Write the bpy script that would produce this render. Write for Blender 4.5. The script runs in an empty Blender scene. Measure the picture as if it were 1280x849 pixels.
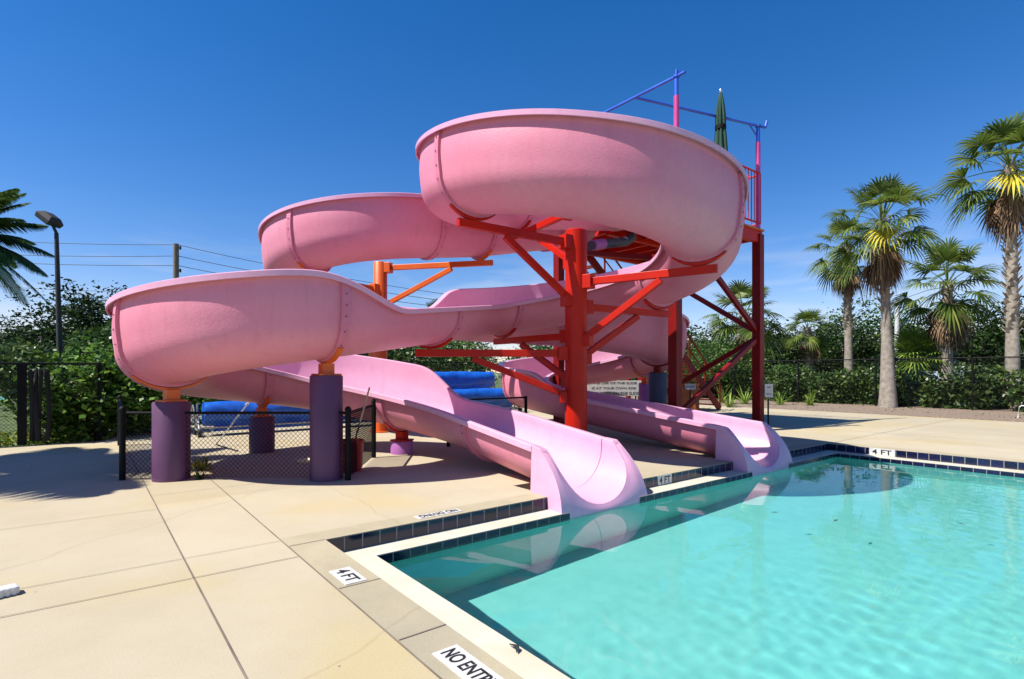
import bpy, math, random
import numpy as np
from mathutils import Vector, Matrix
R = math.radians
rng = np.random.default_rng(7)
random.seed(7)
scene = bpy.context.scene
COL = scene.collection

# ------------------------------------------------------------------ frame of reference
# the pool's own axes are the world axes: x = along the far pool wall, y = away from the pool, z up, deck top at 0
F = 677.0; H0 = 1.45
CAM = (-1.623, -4.671)
RX, RY = .786, -.618       # camera right
FX, FY = .618, .786        # camera forward
def cam2w(X, Y, z=0.0):
    return Vector((CAM[0] + X*RX + Y*FX, CAM[1] + X*RY + Y*FY, z))
def ray(px, Y, z=0.0):
    return cam2w((px-640)/F*Y, Y, z)
def gnd(px, py, z=0.0):
    Y = F*(H0-z)/(py-465)
    return ray(px, Y, z)

# ------------------------------------------------------------------ materials
def new_mat(name):
    m = bpy.data.materials.new(name); m.use_nodes = True
    nt = m.node_tree; b = nt.nodes['Principled BSDF']
    return m, nt, b
def N(nt, t, **kw):
    n = nt.nodes.new(t)
    for k, v in kw.items(): setattr(n, k, v)
    return n
def ramp(nt, stops):
    r = N(nt, 'ShaderNodeValToRGB')
    e = r.color_ramp.elements
    while len(e) < len(stops): e.new(.5)
    for i, (p, c) in enumerate(stops):
        e[i].position = p; e[i].color = (*c, 1)
    return r
def noise_mat(name, c1, c2, scale=3., rough=.6, bump=0., bscale=40., metal=0., detail=5., coords='Object', c3=None, spec=.5, coat=0.):
    m, nt, b = new_mat(name)
    tc = N(nt, 'ShaderNodeTexCoord')
    n = N(nt, 'ShaderNodeTexNoise'); n.inputs['Scale'].default_value = scale; n.inputs['Detail'].default_value = detail
    nt.links.new(tc.outputs[coords], n.inputs['Vector'])
    st = [(.3, c1), (.7, c2)] if c3 is None else [(.25, c1), (.5, c2), (.75, c3)]
    r = ramp(nt, st); nt.links.new(n.outputs['Fac'], r.inputs[0]); nt.links.new(r.outputs[0], b.inputs['Base Color'])
    b.inputs['Roughness'].default_value = rough; b.inputs['Metallic'].default_value = metal
    b.inputs['Specular IOR Level'].default_value = spec
    if coat: b.inputs['Coat Weight'].default_value = coat; b.inputs['Coat Roughness'].default_value = .15
    if bump:
        n2 = N(nt, 'ShaderNodeTexNoise'); n2.inputs['Scale'].default_value = bscale; n2.inputs['Detail'].default_value = 4
        nt.links.new(tc.outputs[coords], n2.inputs['Vector'])
        bp = N(nt, 'ShaderNodeBump'); bp.inputs['Strength'].default_value = bump; bp.inputs['Distance'].default_value = .02
        nt.links.new(n2.outputs['Fac'], bp.inputs['Height']); nt.links.new(bp.outputs[0], b.inputs['Normal'])
    return m
def leaf_mat(name, dark, mid, light, trans=.25, rough=.5, spec=.35):
    m, nt, b = new_mat(name)
    g = N(nt, 'ShaderNodeNewGeometry')
    r = ramp(nt, [(0., dark), (.6, mid), (1., light)])
    nt.links.new(g.outputs['Random Per Island'], r.inputs[0])
    nt.links.new(r.outputs[0], b.inputs['Base Color'])
    b.inputs['Roughness'].default_value = rough; b.inputs['Specular IOR Level'].default_value = spec
    t = N(nt, 'ShaderNodeBsdfTranslucent'); nt.links.new(r.outputs[0], t.inputs['Color'])
    mx = N(nt, 'ShaderNodeMixShader'); mx.inputs[0].default_value = trans
    out = nt.nodes['Material Output']
    nt.links.new(b.outputs[0], mx.inputs[1]); nt.links.new(t.outputs[0], mx.inputs[2]); nt.links.new(mx.outputs[0], out.inputs['Surface'])
    return m

M = {}
def fibre_mat(name, base, faded, stain, rough, bump):
    m, nt, b = new_mat(name)
    tc = N(nt, 'ShaderNodeTexCoord')
    n1 = N(nt, 'ShaderNodeTexNoise'); n1.inputs['Scale'].default_value = .55; n1.inputs['Detail'].default_value = 5; n1.inputs['Roughness'].default_value = .6
    n2 = N(nt, 'ShaderNodeTexNoise'); n2.inputs['Scale'].default_value = 9.; n2.inputs['Detail'].default_value = 8; n2.inputs['Roughness'].default_value = .7
    mp = N(nt, 'ShaderNodeMapping'); mp.inputs['Scale'].default_value = (2.2, 2.2, .25)
    n3 = N(nt, 'ShaderNodeTexNoise'); n3.inputs['Scale'].default_value = 5.; n3.inputs['Detail'].default_value = 5
    nt.links.new(tc.outputs['Object'], n1.inputs['Vector']); nt.links.new(tc.outputs['Object'], n2.inputs['Vector'])
    nt.links.new(tc.outputs['Object'], mp.inputs[0]); nt.links.new(mp.outputs[0], n3.inputs['Vector'])
    r1 = ramp(nt, [(.36, base), (.68, faded)]); nt.links.new(n1.outputs['Fac'], r1.inputs[0])
    r2 = ramp(nt, [(.55, (0, 0, 0)), (.78, (.24, .24, .24))]); nt.links.new(n3.outputs['Fac'], r2.inputs[0])
    mx = N(nt, 'ShaderNodeMix'); mx.data_type = 'RGBA'; mx.inputs[7].default_value = (*stain, 1)
    nt.links.new(r2.outputs[0], mx.inputs[0]); nt.links.new(r1.outputs[0], mx.inputs[6])
    hv = N(nt, 'ShaderNodeHueSaturation')
    r3 = ramp(nt, [(.3, (.955, .955, .955)), (.7, (1.03, 1.03, 1.03))]); nt.links.new(n2.outputs['Fac'], r3.inputs[0])
    nt.links.new(mx.outputs[2], hv.inputs['Color']); nt.links.new(r3.outputs[0], hv.inputs['Value'])
    nt.links.new(hv.outputs[0], b.inputs['Base Color'])
    b.inputs['Roughness'].default_value = rough
    b.inputs['Specular IOR Level'].default_value = .4
    n4 = N(nt, 'ShaderNodeTexNoise'); n4.inputs['Scale'].default_value = 40.; n4.inputs['Detail'].default_value = 5
    nt.links.new(tc.outputs['Object'], n4.inputs['Vector'])
    bp = N(nt, 'ShaderNodeBump'); bp.inputs['Strength'].default_value = bump; bp.inputs['Distance'].default_value = .02
    nt.links.new(n4.outputs['Fac'], bp.inputs['Height']); nt.links.new(bp.outputs[0], b.inputs['Normal'])
    return m
M['pink_out'] = fibre_mat('pink_fibreglass_outside', (.63, .20, .285), (.655, .25, .335), (.44, .145, .195), .5, .17)
M['pink_in'] = fibre_mat('pink_gelcoat_inside', (.66, .325, .465), (.69, .39, .53), (.55, .25, .36), .28, .03)
M['pink_rib'] = fibre_mat('pink_joint', (.56, .16, .25), (.60, .21, .30), (.24, .07, .10), .55, .2)
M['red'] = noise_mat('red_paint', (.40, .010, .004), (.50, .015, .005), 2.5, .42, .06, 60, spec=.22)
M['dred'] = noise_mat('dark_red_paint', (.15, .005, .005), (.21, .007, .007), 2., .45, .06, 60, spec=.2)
M['orange'] = noise_mat('orange_paint', (.60, .085, .007), (.66, .13, .010), 2., .42, .06, 60)
M['stair'] = noise_mat('orange_stair_boards', (.42, .085, .012), (.62, .15, .02), 2., .55, .1, 40)
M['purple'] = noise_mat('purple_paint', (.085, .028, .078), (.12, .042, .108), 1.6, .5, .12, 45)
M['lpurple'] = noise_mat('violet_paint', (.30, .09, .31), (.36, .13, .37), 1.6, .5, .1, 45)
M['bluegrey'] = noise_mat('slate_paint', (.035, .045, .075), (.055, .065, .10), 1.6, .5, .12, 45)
M['magenta'] = noise_mat('magenta_paint', (.42, .04, .20), (.52, .07, .28), 2., .4)
M['blue'] = noise_mat('blue_paint', (.02, .07, .45), (.03, .12, .58), 2., .4)
M['black'] = noise_mat('black_vinyl', (.003, .003, .004), (.008, .008, .009), 5., .6, spec=.15)
M['dark'] = noise_mat('dark_rubber', (.012, .012, .013), (.03, .03, .03), 5., .7)
M['grey'] = noise_mat('galvanised', (.30, .31, .32), (.45, .46, .47), 12., .4, .05, 90, metal=.6)
M['alu'] = noise_mat('aluminium_tube', (.55, .56, .57), (.7, .7, .71), 12., .35, metal=.8)
M['white'] = noise_mat('white_plastic', (.50, .50, .49), (.62, .62, .60), 8., .45, .05, 60)
M['ledge'] = noise_mat('white_gutter_concrete', (.45, .415, .32), (.53, .50, .41), 1.7, .7, .12, 60, c3=(.47, .41, .28))
M['letter'] = noise_mat('black_lettering', (.008, .008, .010), (.02, .02, .022), 20., .5)
M['label'] = noise_mat('white_label_tile', (.46, .46, .44), (.60, .60, .58), 14., .4)
M['cover'] = noise_mat('blue_cover', (.006, .075, .42), (.012, .13, .58), 6., .38, .5, 9)
M['bark'] = noise_mat('bark', (.06, .045, .03), (.14, .11, .08), 5., .9, .6, 25)
M['trunk'] = noise_mat('grey_palm_trunk', (.19, .16, .125), (.34, .30, .25), 7., .9, .6, 30)
M['boots'] = noise_mat('palm_boots', (.17, .13, .09), (.46, .40, .32), 4., .9, .4, 30)
M['wood'] = noise_mat('weathered_wood', (.14, .11, .08), (.24, .19, .14), 3., .85, .3, 30)
M['handle'] = noise_mat('wood_handle', (.50, .34, .18), (.62, .46, .28), 8., .6)
M['bucket'] = noise_mat('red_bucket', (.30, .016, .014), (.40, .025, .02), 3., .45)
M['yellow'] = noise_mat('pale_yellow', (.70, .55, .22), (.80, .66, .34), 4., .5)
M['fan'] = leaf_mat('fan_frond', (.042, .078, .013), (.115, .175, .030), (.27, .31, .07), .40, .42)
M['fan_y'] = leaf_mat('yellow_frond', (.40, .32, .02), (.56, .47, .03), (.66, .58, .07), .3)
M['dead'] = leaf_mat('dead_frond', (.085, .05, .028), (.17, .105, .06), (.30, .20, .12), .15, .8)
M['oak'] = leaf_mat('dark_leaf', (.006, .013, .004), (.017, .034, .009), (.040, .070, .018), .2, .65, .12)
M['green'] = leaf_mat('green_leaf', (.018, .045, .008), (.045, .10, .016), (.095, .18, .030), .3)
M['hedge'] = leaf_mat('hedge_leaf', (.018, .042, .008), (.046, .095, .018), (.19, .27, .07), .22, .36)
M['bush'] = leaf_mat('bright_bush_leaf', (.03, .075, .010), (.085, .19, .022), (.20, .34, .05), .35)
M['bolt'] = noise_mat('bolt_heads', (.16, .06, .08), (.26, .10, .13), 20., .5)
M['feather'] = leaf_mat('feather_frond', (.012, .030, .007), (.035, .070, .014), (.09, .14, .03), .25, .6, .12)
M['lime'] = leaf_mat('lime_leaf', (.07, .13, .02), (.17, .27, .035), (.34, .44, .08), .3)
M['flower'] = leaf_mat('yellow_bloom', (.35, .27, .02), (.6, .5, .04), (.75, .65, .08), .2)
M['umb'] = noise_mat('umbrella_cloth', (.006, .040, .022), (.012, .060, .036), 5., .8)
M['glass'] = noise_mat('dark_glass', (.012, .016, .02), (.03, .035, .04), 2., .08)
M['carwhite'] = noise_mat('white_car_paint', (.70, .70, .70), (.78, .78, .78), 2., .25, coat=.5)
M['carblue'] = noise_mat('silver_blue_car_paint', (.32, .40, .50), (.40, .48, .58), 2., .25, coat=.5)
M['cardark'] = noise_mat('dark_car_paint', (.02, .02, .025), (.04, .04, .045), 2., .25, coat=.5)
M['stucco'] = noise_mat('peach_stucco', (.55, .40, .28), (.62, .47, .34), 3., .85, .2, 40)
M['roof'] = noise_mat('grey_roof', (.20, .19, .18), (.30, .28, .27), 3., .85, .3, 20)
M['grass'] = noise_mat('turf', (.035, .06, .012), (.09, .13, .03), 2.5, .95, .6, 30)
M['court'] = noise_mat('court_surface', (.05, .20, .17), (.07, .25, .21), .6, .8)
M['courtred'] = noise_mat('court_red', (.36, .06, .05), (.42, .08, .06), .6, .8)
M['weed'] = leaf_mat('weed_leaf', (.16, .20, .03), (.30, .33, .05), (.6, .5, .06), .3)

def tile_mat():
    m, nt, b = new_mat('navy_pool_tile')
    uv = N(nt, 'ShaderNodeUVMap')
    br = N(nt, 'ShaderNodeTexBrick'); br.offset = 0.; br.squash = 1.
    br.inputs['Scale'].default_value = 1.; br.inputs['Mortar Size'].default_value = .005; br.inputs['Mortar Smooth'].default_value = .1
    br.inputs['Brick Width'].default_value = .1675; br.inputs['Row Height'].default_value = .139; br.inputs['Bias'].default_value = -.2
    br.inputs['Color1'].default_value = (.004, .005, .026, 1); br.inputs['Color2'].default_value = (.009, .010, .055, 1)
    br.inputs['Mortar'].default_value = (.24, .225, .20, 1)
    nt.links.new(uv.outputs[0], br.inputs['Vector']); nt.links.new(br.outputs['Color'], b.inputs['Base Color'])
    r = ramp(nt, [(0., (.12, .12, .12)), (1., (.8, .8, .8))]); nt.links.new(br.outputs['Fac'], r.inputs[0]); nt.links.new(r.outputs[0], b.inputs['Roughness'])
    bp = N(nt, 'ShaderNodeBump'); bp.inputs['Strength'].default_value = .4; bp.inputs['Distance'].default_value = .004; bp.invert = True
    nt.links.new(br.outputs['Fac'], bp.inputs['Height']); nt.links.new(bp.outputs[0], b.inputs['Normal'])
    return m
M['tile'] = tile_mat()
def concrete(name, c1, c2, c3, stain, blot=.9):
    m, nt, b = new_mat(name)
    tc = N(nt, 'ShaderNodeTexCoord')
    n1 = N(nt, 'ShaderNodeTexNoise'); n1.inputs['Scale'].default_value = blot; n1.inputs['Detail'].default_value = 7; n1.inputs['Roughness'].default_value = .62
    n2 = N(nt, 'ShaderNodeTexNoise'); n2.inputs['Scale'].default_value = 90.; n2.inputs['Detail'].default_value = 6; n2.inputs['Roughness'].default_value = .7
    n3 = N(nt, 'ShaderNodeTexNoise'); n3.inputs['Scale'].default_value = .55; n3.inputs['Detail'].default_value = 4
    mp = N(nt, 'ShaderNodeMapping'); mp.inputs['Location'].default_value = (3.1, 1.7, 0); nt.links.new(tc.outputs['Object'], mp.inputs[0])
    for n in (n1, n2): nt.links.new(tc.outputs['Object'], n.inputs['Vector'])
    nt.links.new(mp.outputs[0], n3.inputs['Vector'])
    r1 = ramp(nt, [(.28, c1), (.5, c2), (.72, c3)]); nt.links.new(n1.outputs['Fac'], r1.inputs[0])
    r3 = ramp(nt, [(.50, (0, 0, 0)), (.70, (.5, .5, .5))]); nt.links.new(n3.outputs['Fac'], r3.inputs[0])
    mx = N(nt, 'ShaderNodeMix'); mx.data_type = 'RGBA'; mx.inputs[7].default_value = (*stain, 1)
    nt.links.new(r3.outputs[0], mx.inputs[0]); nt.links.new(r1.outputs[0], mx.inputs[6])
    r2 = ramp(nt, [(.3, (.89, .89, .89)), (.7, (1.07, 1.07, 1.07))]); nt.links.new(n2.outputs['Fac'], r2.inputs[0])
    hv = N(nt, 'ShaderNodeHueSaturation'); nt.links.new(mx.outputs[2], hv.inputs['Color']); nt.links.new(r2.outputs[0], hv.inputs['Value'])
    # sparse dark specks
    vo = N(nt, 'ShaderNodeTexVoronoi'); vo.inputs['Scale'].default_value = 3.2; nt.links.new(tc.outputs['Object'], vo.inputs['Vector'])
    r4 = ramp(nt, [(.012, (.35, .35, .35)), (.03, (1, 1, 1))]); nt.links.new(vo.outputs['Distance'], r4.inputs[0])
    m2 = N(nt, 'ShaderNodeMix'); m2.data_type = 'RGBA'; m2.blend_type = 'MULTIPLY'; m2.inputs[0].default_value = 1.
    nt.links.new(hv.outputs[0], m2.inputs[6]); nt.links.new(r4.outputs[0], m2.inputs[7])
    va = N(nt, 'ShaderNodeVectorMath', operation='MULTIPLY_ADD'); va.inputs[1].default_value = (1/2.6, 1/2.65, 0); va.inputs[2].default_value = (1.03/2.6, .3/2.65, 0)
    vf = N(nt, 'ShaderNodeVectorMath', operation='FLOOR'); wn = N(nt, 'ShaderNodeTexWhiteNoise'); wn.noise_dimensions = '2D'
    nt.links.new(tc.outputs['Object'], va.inputs[0]); nt.links.new(va.outputs[0], vf.inputs[0]); nt.links.new(vf.outputs[0], wn.inputs['Vector'])
    r5 = ramp(nt, [(0., (.93, .925, .92)), (1., (1.04, 1.04, 1.04))]); nt.links.new(wn.outputs['Value'], r5.inputs[0])
    m3 = N(nt, 'ShaderNodeMix'); m3.data_type = 'RGBA'; m3.blend_type = 'MULTIPLY'; m3.inputs[0].default_value = 1. if blot < 1 else 0.
    nt.links.new(m2.outputs[2], m3.inputs[6]); nt.links.new(r5.outputs[0], m3.inputs[7])
    # hairline cracks
    nz = N(nt, 'ShaderNodeTexNoise'); nz.inputs['Scale'].default_value = 1.4; nz.inputs['Detail'].default_value = 6
    nt.links.new(tc.outputs['Object'], nz.inputs['Vector'])
    ml = N(nt, 'ShaderNodeMix'); ml.data_type = 'RGBA'; ml.inputs[0].default_value = .22
    nt.links.new(tc.outputs['Object'], ml.inputs[6]); nt.links.new(nz.outputs['Color'], ml.inputs[7])
    vc = N(nt, 'ShaderNodeTexVoronoi'); vc.feature = 'DISTANCE_TO_EDGE'; vc.inputs['Scale'].default_value = .33; nt.links.new(ml.outputs[2], vc.inputs['Vector'])
    r6 = ramp(nt, [(.0006, (.62, .58, .53)), (.0016, (1, 1, 1))]); nt.links.new(vc.outputs['Distance'], r6.inputs[0])
    m4 = N(nt, 'ShaderNodeMix'); m4.data_type = 'RGBA'; m4.blend_type = 'MULTIPLY'; m4.inputs[0].default_value = .3
    nt.links.new(m3.outputs[2], m4.inputs[6]); nt.links.new(r6.outputs[0], m4.inputs[7])
    nt.links.new(m4.outputs[2], b.inputs['Base Color'])
    b.inputs['Roughness'].default_value = .85; b.inputs['Specular IOR Level'].default_value = .2
    bp = N(nt, 'ShaderNodeBump'); bp.inputs['Strength'].default_value = .25; bp.inputs['Distance'].default_value = .006
    nt.links.new(n2.outputs['Fac'], bp.inputs['Height']); nt.links.new(bp.outputs[0], b.inputs['Normal'])
    return m
M['deck'] = concrete('deck_concrete', (.385, .335, .235), (.42, .365, .262), (.445, .392, .285), (.43, .335, .145))
M['coping'] = concrete('coping_concrete', (.32, .28, .19), (.38, .33, .225), (.43, .37, .255), (.24, .22, .17), 1.6)
M['mulch'] = noise_mat('mulch', (.075, .05, .035), (.22, .16, .115), 15., .95, 1., 40, detail=9, c3=(.32, .25, .19))
M['joint'] = noise_mat('joint_filler', (.11, .085, .065), (.22, .18, .14), 3., .9)

def pool_mat():
    m, nt, b = new_mat('pool_plaster')
    tc = N(nt, 'ShaderNodeTexCoord')
    n1 = N(nt, 'ShaderNodeTexNoise'); n1.inputs['Scale'].default_value = 4.; n1.inputs['Detail'].default_value = 9; n1.inputs['Roughness'].default_value = .65
    nt.links.new(tc.outputs['Object'], n1.inputs['Vector'])
    r = ramp(nt, [(.3, (.22, .58, .53)), (.7, (.27, .65, .60))]); nt.links.new(n1.outputs['Fac'], r.inputs[0])
    nt.links.new(r.outputs[0], b.inputs['Base Color']); b.inputs['Roughness'].default_value = .9
    return m
M['pool'] = pool_mat()
def water_mat():
    m = bpy.data.materials.new('pool_water'); m.use_nodes = True
    nt = m.node_tree; nt.nodes.clear()
    out = N(nt, 'ShaderNodeOutputMaterial')
    fr = N(nt, 'ShaderNodeFresnel'); fr.inputs['IOR'].default_value = 1.33
    gl = N(nt, 'ShaderNodeBsdfGlossy'); gl.inputs['Roughness'].default_value = .0
    tr = N(nt, 'ShaderNodeBsdfRefraction'); tr.inputs['Color'].default_value = (.84, .985, .98, 1); tr.inputs['IOR'].default_value = 1.33; tr.inputs['Roughness'].default_value = 0.
    mx = N(nt, 'ShaderNodeMixShader')
    nt.links.new(fr.outputs[0], mx.inputs[0]); nt.links.new(tr.outputs[0], mx.inputs[1]); nt.links.new(gl.outputs[0], mx.inputs[2])
    nt.links.new(mx.outputs[0], out.inputs['Surface'])
    return m
M['water'] = water_mat()

# ------------------------------------------------------------------ object helpers
def tag(o, label=None, cat=None, group=None, kind=None):
    if label: o['label'] = label
    if cat: o['category'] = cat
    if group: o['group'] = group
    if kind: o['kind'] = kind
    return o
def empty(name, loc, label, cat, group=None, rz=0):
    o = bpy.data.objects.new(name, None); COL.objects.link(o)
    o.location = loc; o.rotation_euler = (0, 0, rz); o.empty_display_size = .3
    return tag(o, label, cat, group)
def copy_tree(o, parent=None):
    c = o.copy(); COL.objects.link(c); c.parent = parent
    for ch in list(o.children): copy_tree(ch, c)
    return c
def basis(d, up=Vector((0, 0, 1))):
    d = d.normalized()
    if abs(d.dot(up)) > .98: up = Vector((1, 0, 0))
    s = d.cross(up).normalized(); u = s.cross(d).normalized()
    return d, s, u
class MB:
    def __init__(s): s.v = []; s.f = []; s.m = []; s.off = Vector((0, 0, 0))
    def add(s, vs, fs, mi=0):
        b = len(s.v); s.v += [tuple(Vector(p)) for p in vs]
        for f in fs: s.f.append([b+i for i in f]); s.m.append(mi)
    def box(s, c, size, rz=0, mi=0):
        hx, hy, hz = size[0]/2, size[1]/2, size[2]/2
        cs, sn = math.cos(rz), math.sin(rz)
        vs = []
        for z in (-hz, hz):
            for x, y in ((-hx, -hy), (hx, -hy), (hx, hy), (-hx, hy)):
                vs.append((c[0]+x*cs-y*sn, c[1]+x*sn+y*cs, c[2]+z))
        s.add(vs, [(3, 2, 1, 0), (4, 5, 6, 7), (0, 1, 5, 4), (1, 2, 6, 5), (2, 3, 7, 6), (3, 0, 4, 7)], mi)
    def beam(s, p, q, w, h, mi=0):
        p, q = Vector(p), Vector(q); d, sd, u = basis(q-p)
        vs = []
        for e in (p, q):
            for a, b in ((-1, -1), (1, -1), (1, 1), (-1, 1)): vs.append(e+sd*a*w/2+u*b*h/2)
        s.add(vs, [(3, 2, 1, 0), (4, 5, 6, 7), (0, 1, 5, 4), (1, 2, 6, 5), (2, 3, 7, 6), (3, 0, 4, 7)], mi)
    def cyl(s, p, q, r, r2=None, n=12, mi=0, caps=True):
        p, q = Vector(p), Vector(q); r2 = r if r2 is None else r2
        d, sd, u = basis(q-p); vs = []
        for e, rr in ((p, r), (q, r2)):
            for i in range(n):
                a = 2*math.pi*i/n; vs.append(e+(sd*math.cos(a)+u*math.sin(a))*rr)
        fs = [(i, (i+1) % n, n+(i+1) % n, n+i) for i in range(n)]
        if caps: fs += [tuple(range(n-1, -1, -1)), tuple(range(n, 2*n))]
        s.add(vs, fs, mi)
    def tube(s, pts, r, n=8, mi=0):
        pts = [Vector(p) for p in pts]; rs = r if isinstance(r, (list, tuple)) else [r]*len(pts)
        vs = []
        for i, p in enumerate(pts):
            t = (pts[min(i+1, len(pts)-1)]-pts[max(i-1, 0)])
            d, sd, u = basis(t)
            for k in range(n):
                a = 2*math.pi*k/n; vs.append(p+(sd*math.cos(a)+u*math.sin(a))*rs[i])
        fs = []
        for i in range(len(pts)-1):
            for k in range(n): fs.append((i*n+k, i*n+(k+1) % n, (i+1)*n+(k+1) % n, (i+1)*n+k))
        fs += [tuple(range(n-1, -1, -1)), tuple(range((len(pts)-1)*n, len(pts)*n))]
        s.add(vs, fs, mi)
    def lathe(s, c, prof, n=24, mi=0, wob=None):
        vs = []
        for j, (r, z) in enumerate(prof):
            for k in range(n):
                a = 2*math.pi*k/n
                rr = r*(1 if wob is None else wob(a, j)); vs.append((c[0]+rr*math.cos(a), c[1]+rr*math.sin(a), c[2]+z))
        fs = []
        for j in range(len(prof)-1):
            for k in range(n): fs.append((j*n+k, j*n+(k+1) % n, (j+1)*n+(k+1) % n, (j+1)*n+k))
        fs += [tuple(range(n-1, -1, -1)), tuple(range((len(prof)-1)*n, len(prof)*n))]
        s.add(vs, fs, mi)
    def build(s, name, mats, parent=None, smooth=False, bevel=0, angle=40):
        me = bpy.data.meshes.new(name)
        me.from_pydata(s.v, [], s.f)
        for m in (mats if isinstance(mats, (list, tuple)) else [mats]): me.materials.append(m)
        me.polygons.foreach_set('material_index', s.m)
        me.update()
        o = bpy.data.objects.new(name, me); COL.objects.link(o)
        if parent is not None:
            o.parent = parent
        if smooth:
            me.polygons.foreach_set('use_smooth', [True]*len(me.polygons))
            me.set_sharp_from_angle(angle=R(angle))
        if bevel:
            b = o.modifiers.new('bevel', 'BEVEL'); b.width = bevel; b.segments = 2; b.limit_method = 'ANGLE'; b.angle_limit = R(40)
        return o
def local(parent, p):    # world point -> the thing's own frame (things have no rotation when this is used)
    return Vector(p)-parent.location
def quad_uv(name, quads, mat, parent=None):   # strips with metric UVs; quads: 4 corners, uvs
    me = bpy.data.meshes.new(name); vs = []; fs = []; uvs = []
    for c, uv in quads:
        b = len(vs); vs += c; fs.append(tuple(range(b, b+4))); uvs += uv
    me.from_pydata(vs, [], fs); l = me.uv_layers.new(name='UVMap')
    for i, u in enumerate(uvs): l.data[i].uv = u
    me.materials.append(mat)
    o = bpy.data.objects.new(name, me); COL.objects.link(o); o.parent = parent
    return o
def mesh_np(name, V, Fq, mats, parent=None, midx=None, smooth=False):
    me = bpy.data.meshes.new(name)
    k = Fq.shape[1]
    me.vertices.add(len(V)); me.vertices.foreach_set('co', V.astype(np.float32).ravel())
    me.loops.add(Fq.size); me.loops.foreach_set('vertex_index', Fq.astype(np.int32).ravel())
    me.polygons.add(len(Fq)); me.polygons.foreach_set('loop_start', np.arange(0, Fq.size, k, dtype=np.int32))
    try: me.polygons.foreach_set('loop_total', np.full(len(Fq), k, dtype=np.int32))
    except Exception: pass
    for m in (mats if isinstance(mats, (list, tuple)) else [mats]): me.materials.append(m)
    if midx is not None: me.polygons.foreach_set('material_index', midx.astype(np.int32))
    me.update(); me.validate()
    o = bpy.data.objects.new(name, me); COL.objects.link(o)
    if parent is not None: o.parent = parent
    return o
def text_mesh(name, body, size, mat, parent=None, mtx=None, extrude=.001, fit=None):
    cu = bpy.data.curves.new(name, 'FONT'); cu.body = body; cu.size = size; cu.extrude = extrude
    cu.align_x = 'CENTER'; cu.align_y = 'CENTER'; cu.offset = size*.012
    t = bpy.data.objects.new(name, cu); COL.objects.link(t)
    dg = bpy.context.evaluated_depsgraph_get(); dg.update()
    me = bpy.data.meshes.new_from_object(t.evaluated_get(dg)); me.name = name
    bpy.data.objects.remove(t)
    if fit:
        xs = [v.co.x for v in me.vertices]; ys = [v.co.y for v in me.vertices]
        sx = fit[0]/(max(xs)-min(xs)); sy = fit[1]/(max(ys)-min(ys)); cx = (max(xs)+min(xs))/2; cy = (max(ys)+min(ys))/2
        for v in me.vertices: v.co.x = (v.co.x-cx)*sx; v.co.y = (v.co.y-cy)*sy
    me.materials.clear(); me.materials.append(mat)
    o = bpy.data.objects.new(name, me); COL.objects.link(o)
    if parent is not None: o.parent = parent
    if mtx is not None: o.matrix_local = mtx
    return o
def frame(o, x, y):      # matrix with origin o, local x and y axes
    x = Vector(x).normalized(); y = Vector(y).normalized(); z = x.cross(y)
    m = Matrix((( x.x, y.x, z.x, o[0]), (x.y, y.y, z.y, o[1]), (x.z, y.z, z.z, o[2]), (0, 0, 0, 1)))
    return m

# ------------------------------------------------------------------ ground, deck, pool
PU = 10.19; PV = -9.0       # pool width and how far it runs behind the camera
LW = .27; LWL = .345          # gutter ledge widths
ZL = -.135; ZW = -.20; ZF = -1.35
NA0, NA1, NB0, NB1 = 2.66, 3.90, 6.68, 7.92
def sheet(name, rects, z, mat, label=None, thick=None):
    b = MB()
    for (x0, y0, x1, y1) in rects:
        if thick: b.box(((x0+x1)/2, (y0+y1)/2, z-thick/2), (x1-x0, y1-y0, thick))
        else: b.add([(x0, y0, z), (x1, y0, z), (x1, y1, z), (x0, y1, z)], [(0, 1, 2, 3)])
    o = b.build(name, mat); o['kind'] = 'structure'
    return o
sheet('ground', [(-400, 20, 500, 600), (-400, -60, -14, 20), (28, -60, 500, 20), (-14, -60, 28, -30)], -.06, M['grass'])
sheet('pool_deck', [(-14, -30, -.31, 9.6), (-.31, .75, 10.5, 9.6), (-.31, .27, NA0, .75), (NA1, .27, NB0, .75), (NB1, .27, 10.5, .75), (10.5, -30, 19.6, 20), (-1.3, 9.6, 10.5, 20), (-.31, -30, 10.5, PV-.3)], 0, M['deck'], thick=.2)
sheet('lawn', [(-14, 9.6, -1.3, 20)], -.03, M['grass'])
sheet('mulch_bed', [(19.6, -30, 28, 20)], .02, M['mulch'], thick=.2)
sheet('pool_coping', [(-.31, PV, 0, .27), (0, 0, NA0, .27), (NA1, 0, NB0, .27), (NB1, 0, PU, .27), (PU, PV, 10.5, .27), (-.31, PV-.3, 10.5, PV)], .003, M['coping'], thick=.13)
j = MB()
def jline(x0, y0, x1, y1, w, z=.0065):
    dx, dy = x1-x0, y1-y0; l = math.hypot(dx, dy); nx, ny = -dy/l*w/2, dx/l*w/2
    j.add([(x0+nx, y0+ny, z), (x0-nx, y0-ny, z), (x1-nx, y1-ny, z), (x1+nx, y1+ny, z)], [(0, 1, 2, 3)])
jline(-1.03, -8, -1.03, 9.6, .011)
jline(-.31, PV, -.31, 9.6, .011)
for yy in (-1.12, -2.0, -2.9, -3.8, -.0): jline(-.30, yy, -.005, yy, .009, .0075)
for yy in (-.3, -2.95, -5.6): jline(-14, yy, -.32, yy, .008)
for yy in (.2, 2.13): jline(-14, yy, -1.04, yy, .006)
jline(-1.02, .2, -.32, .2, .005)
jline(-14, 5.1, -1.04, 5.1, .006)
jline(-1.02, 2.9, 2.4, 2.9, .006)
for xx in (13.2, 16.4): jline(xx, -20, xx, 18, .012)
for yy in (-7, -3.5, 0, 3.5): jline(10.52, yy, 19.6, yy, .010)
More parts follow.
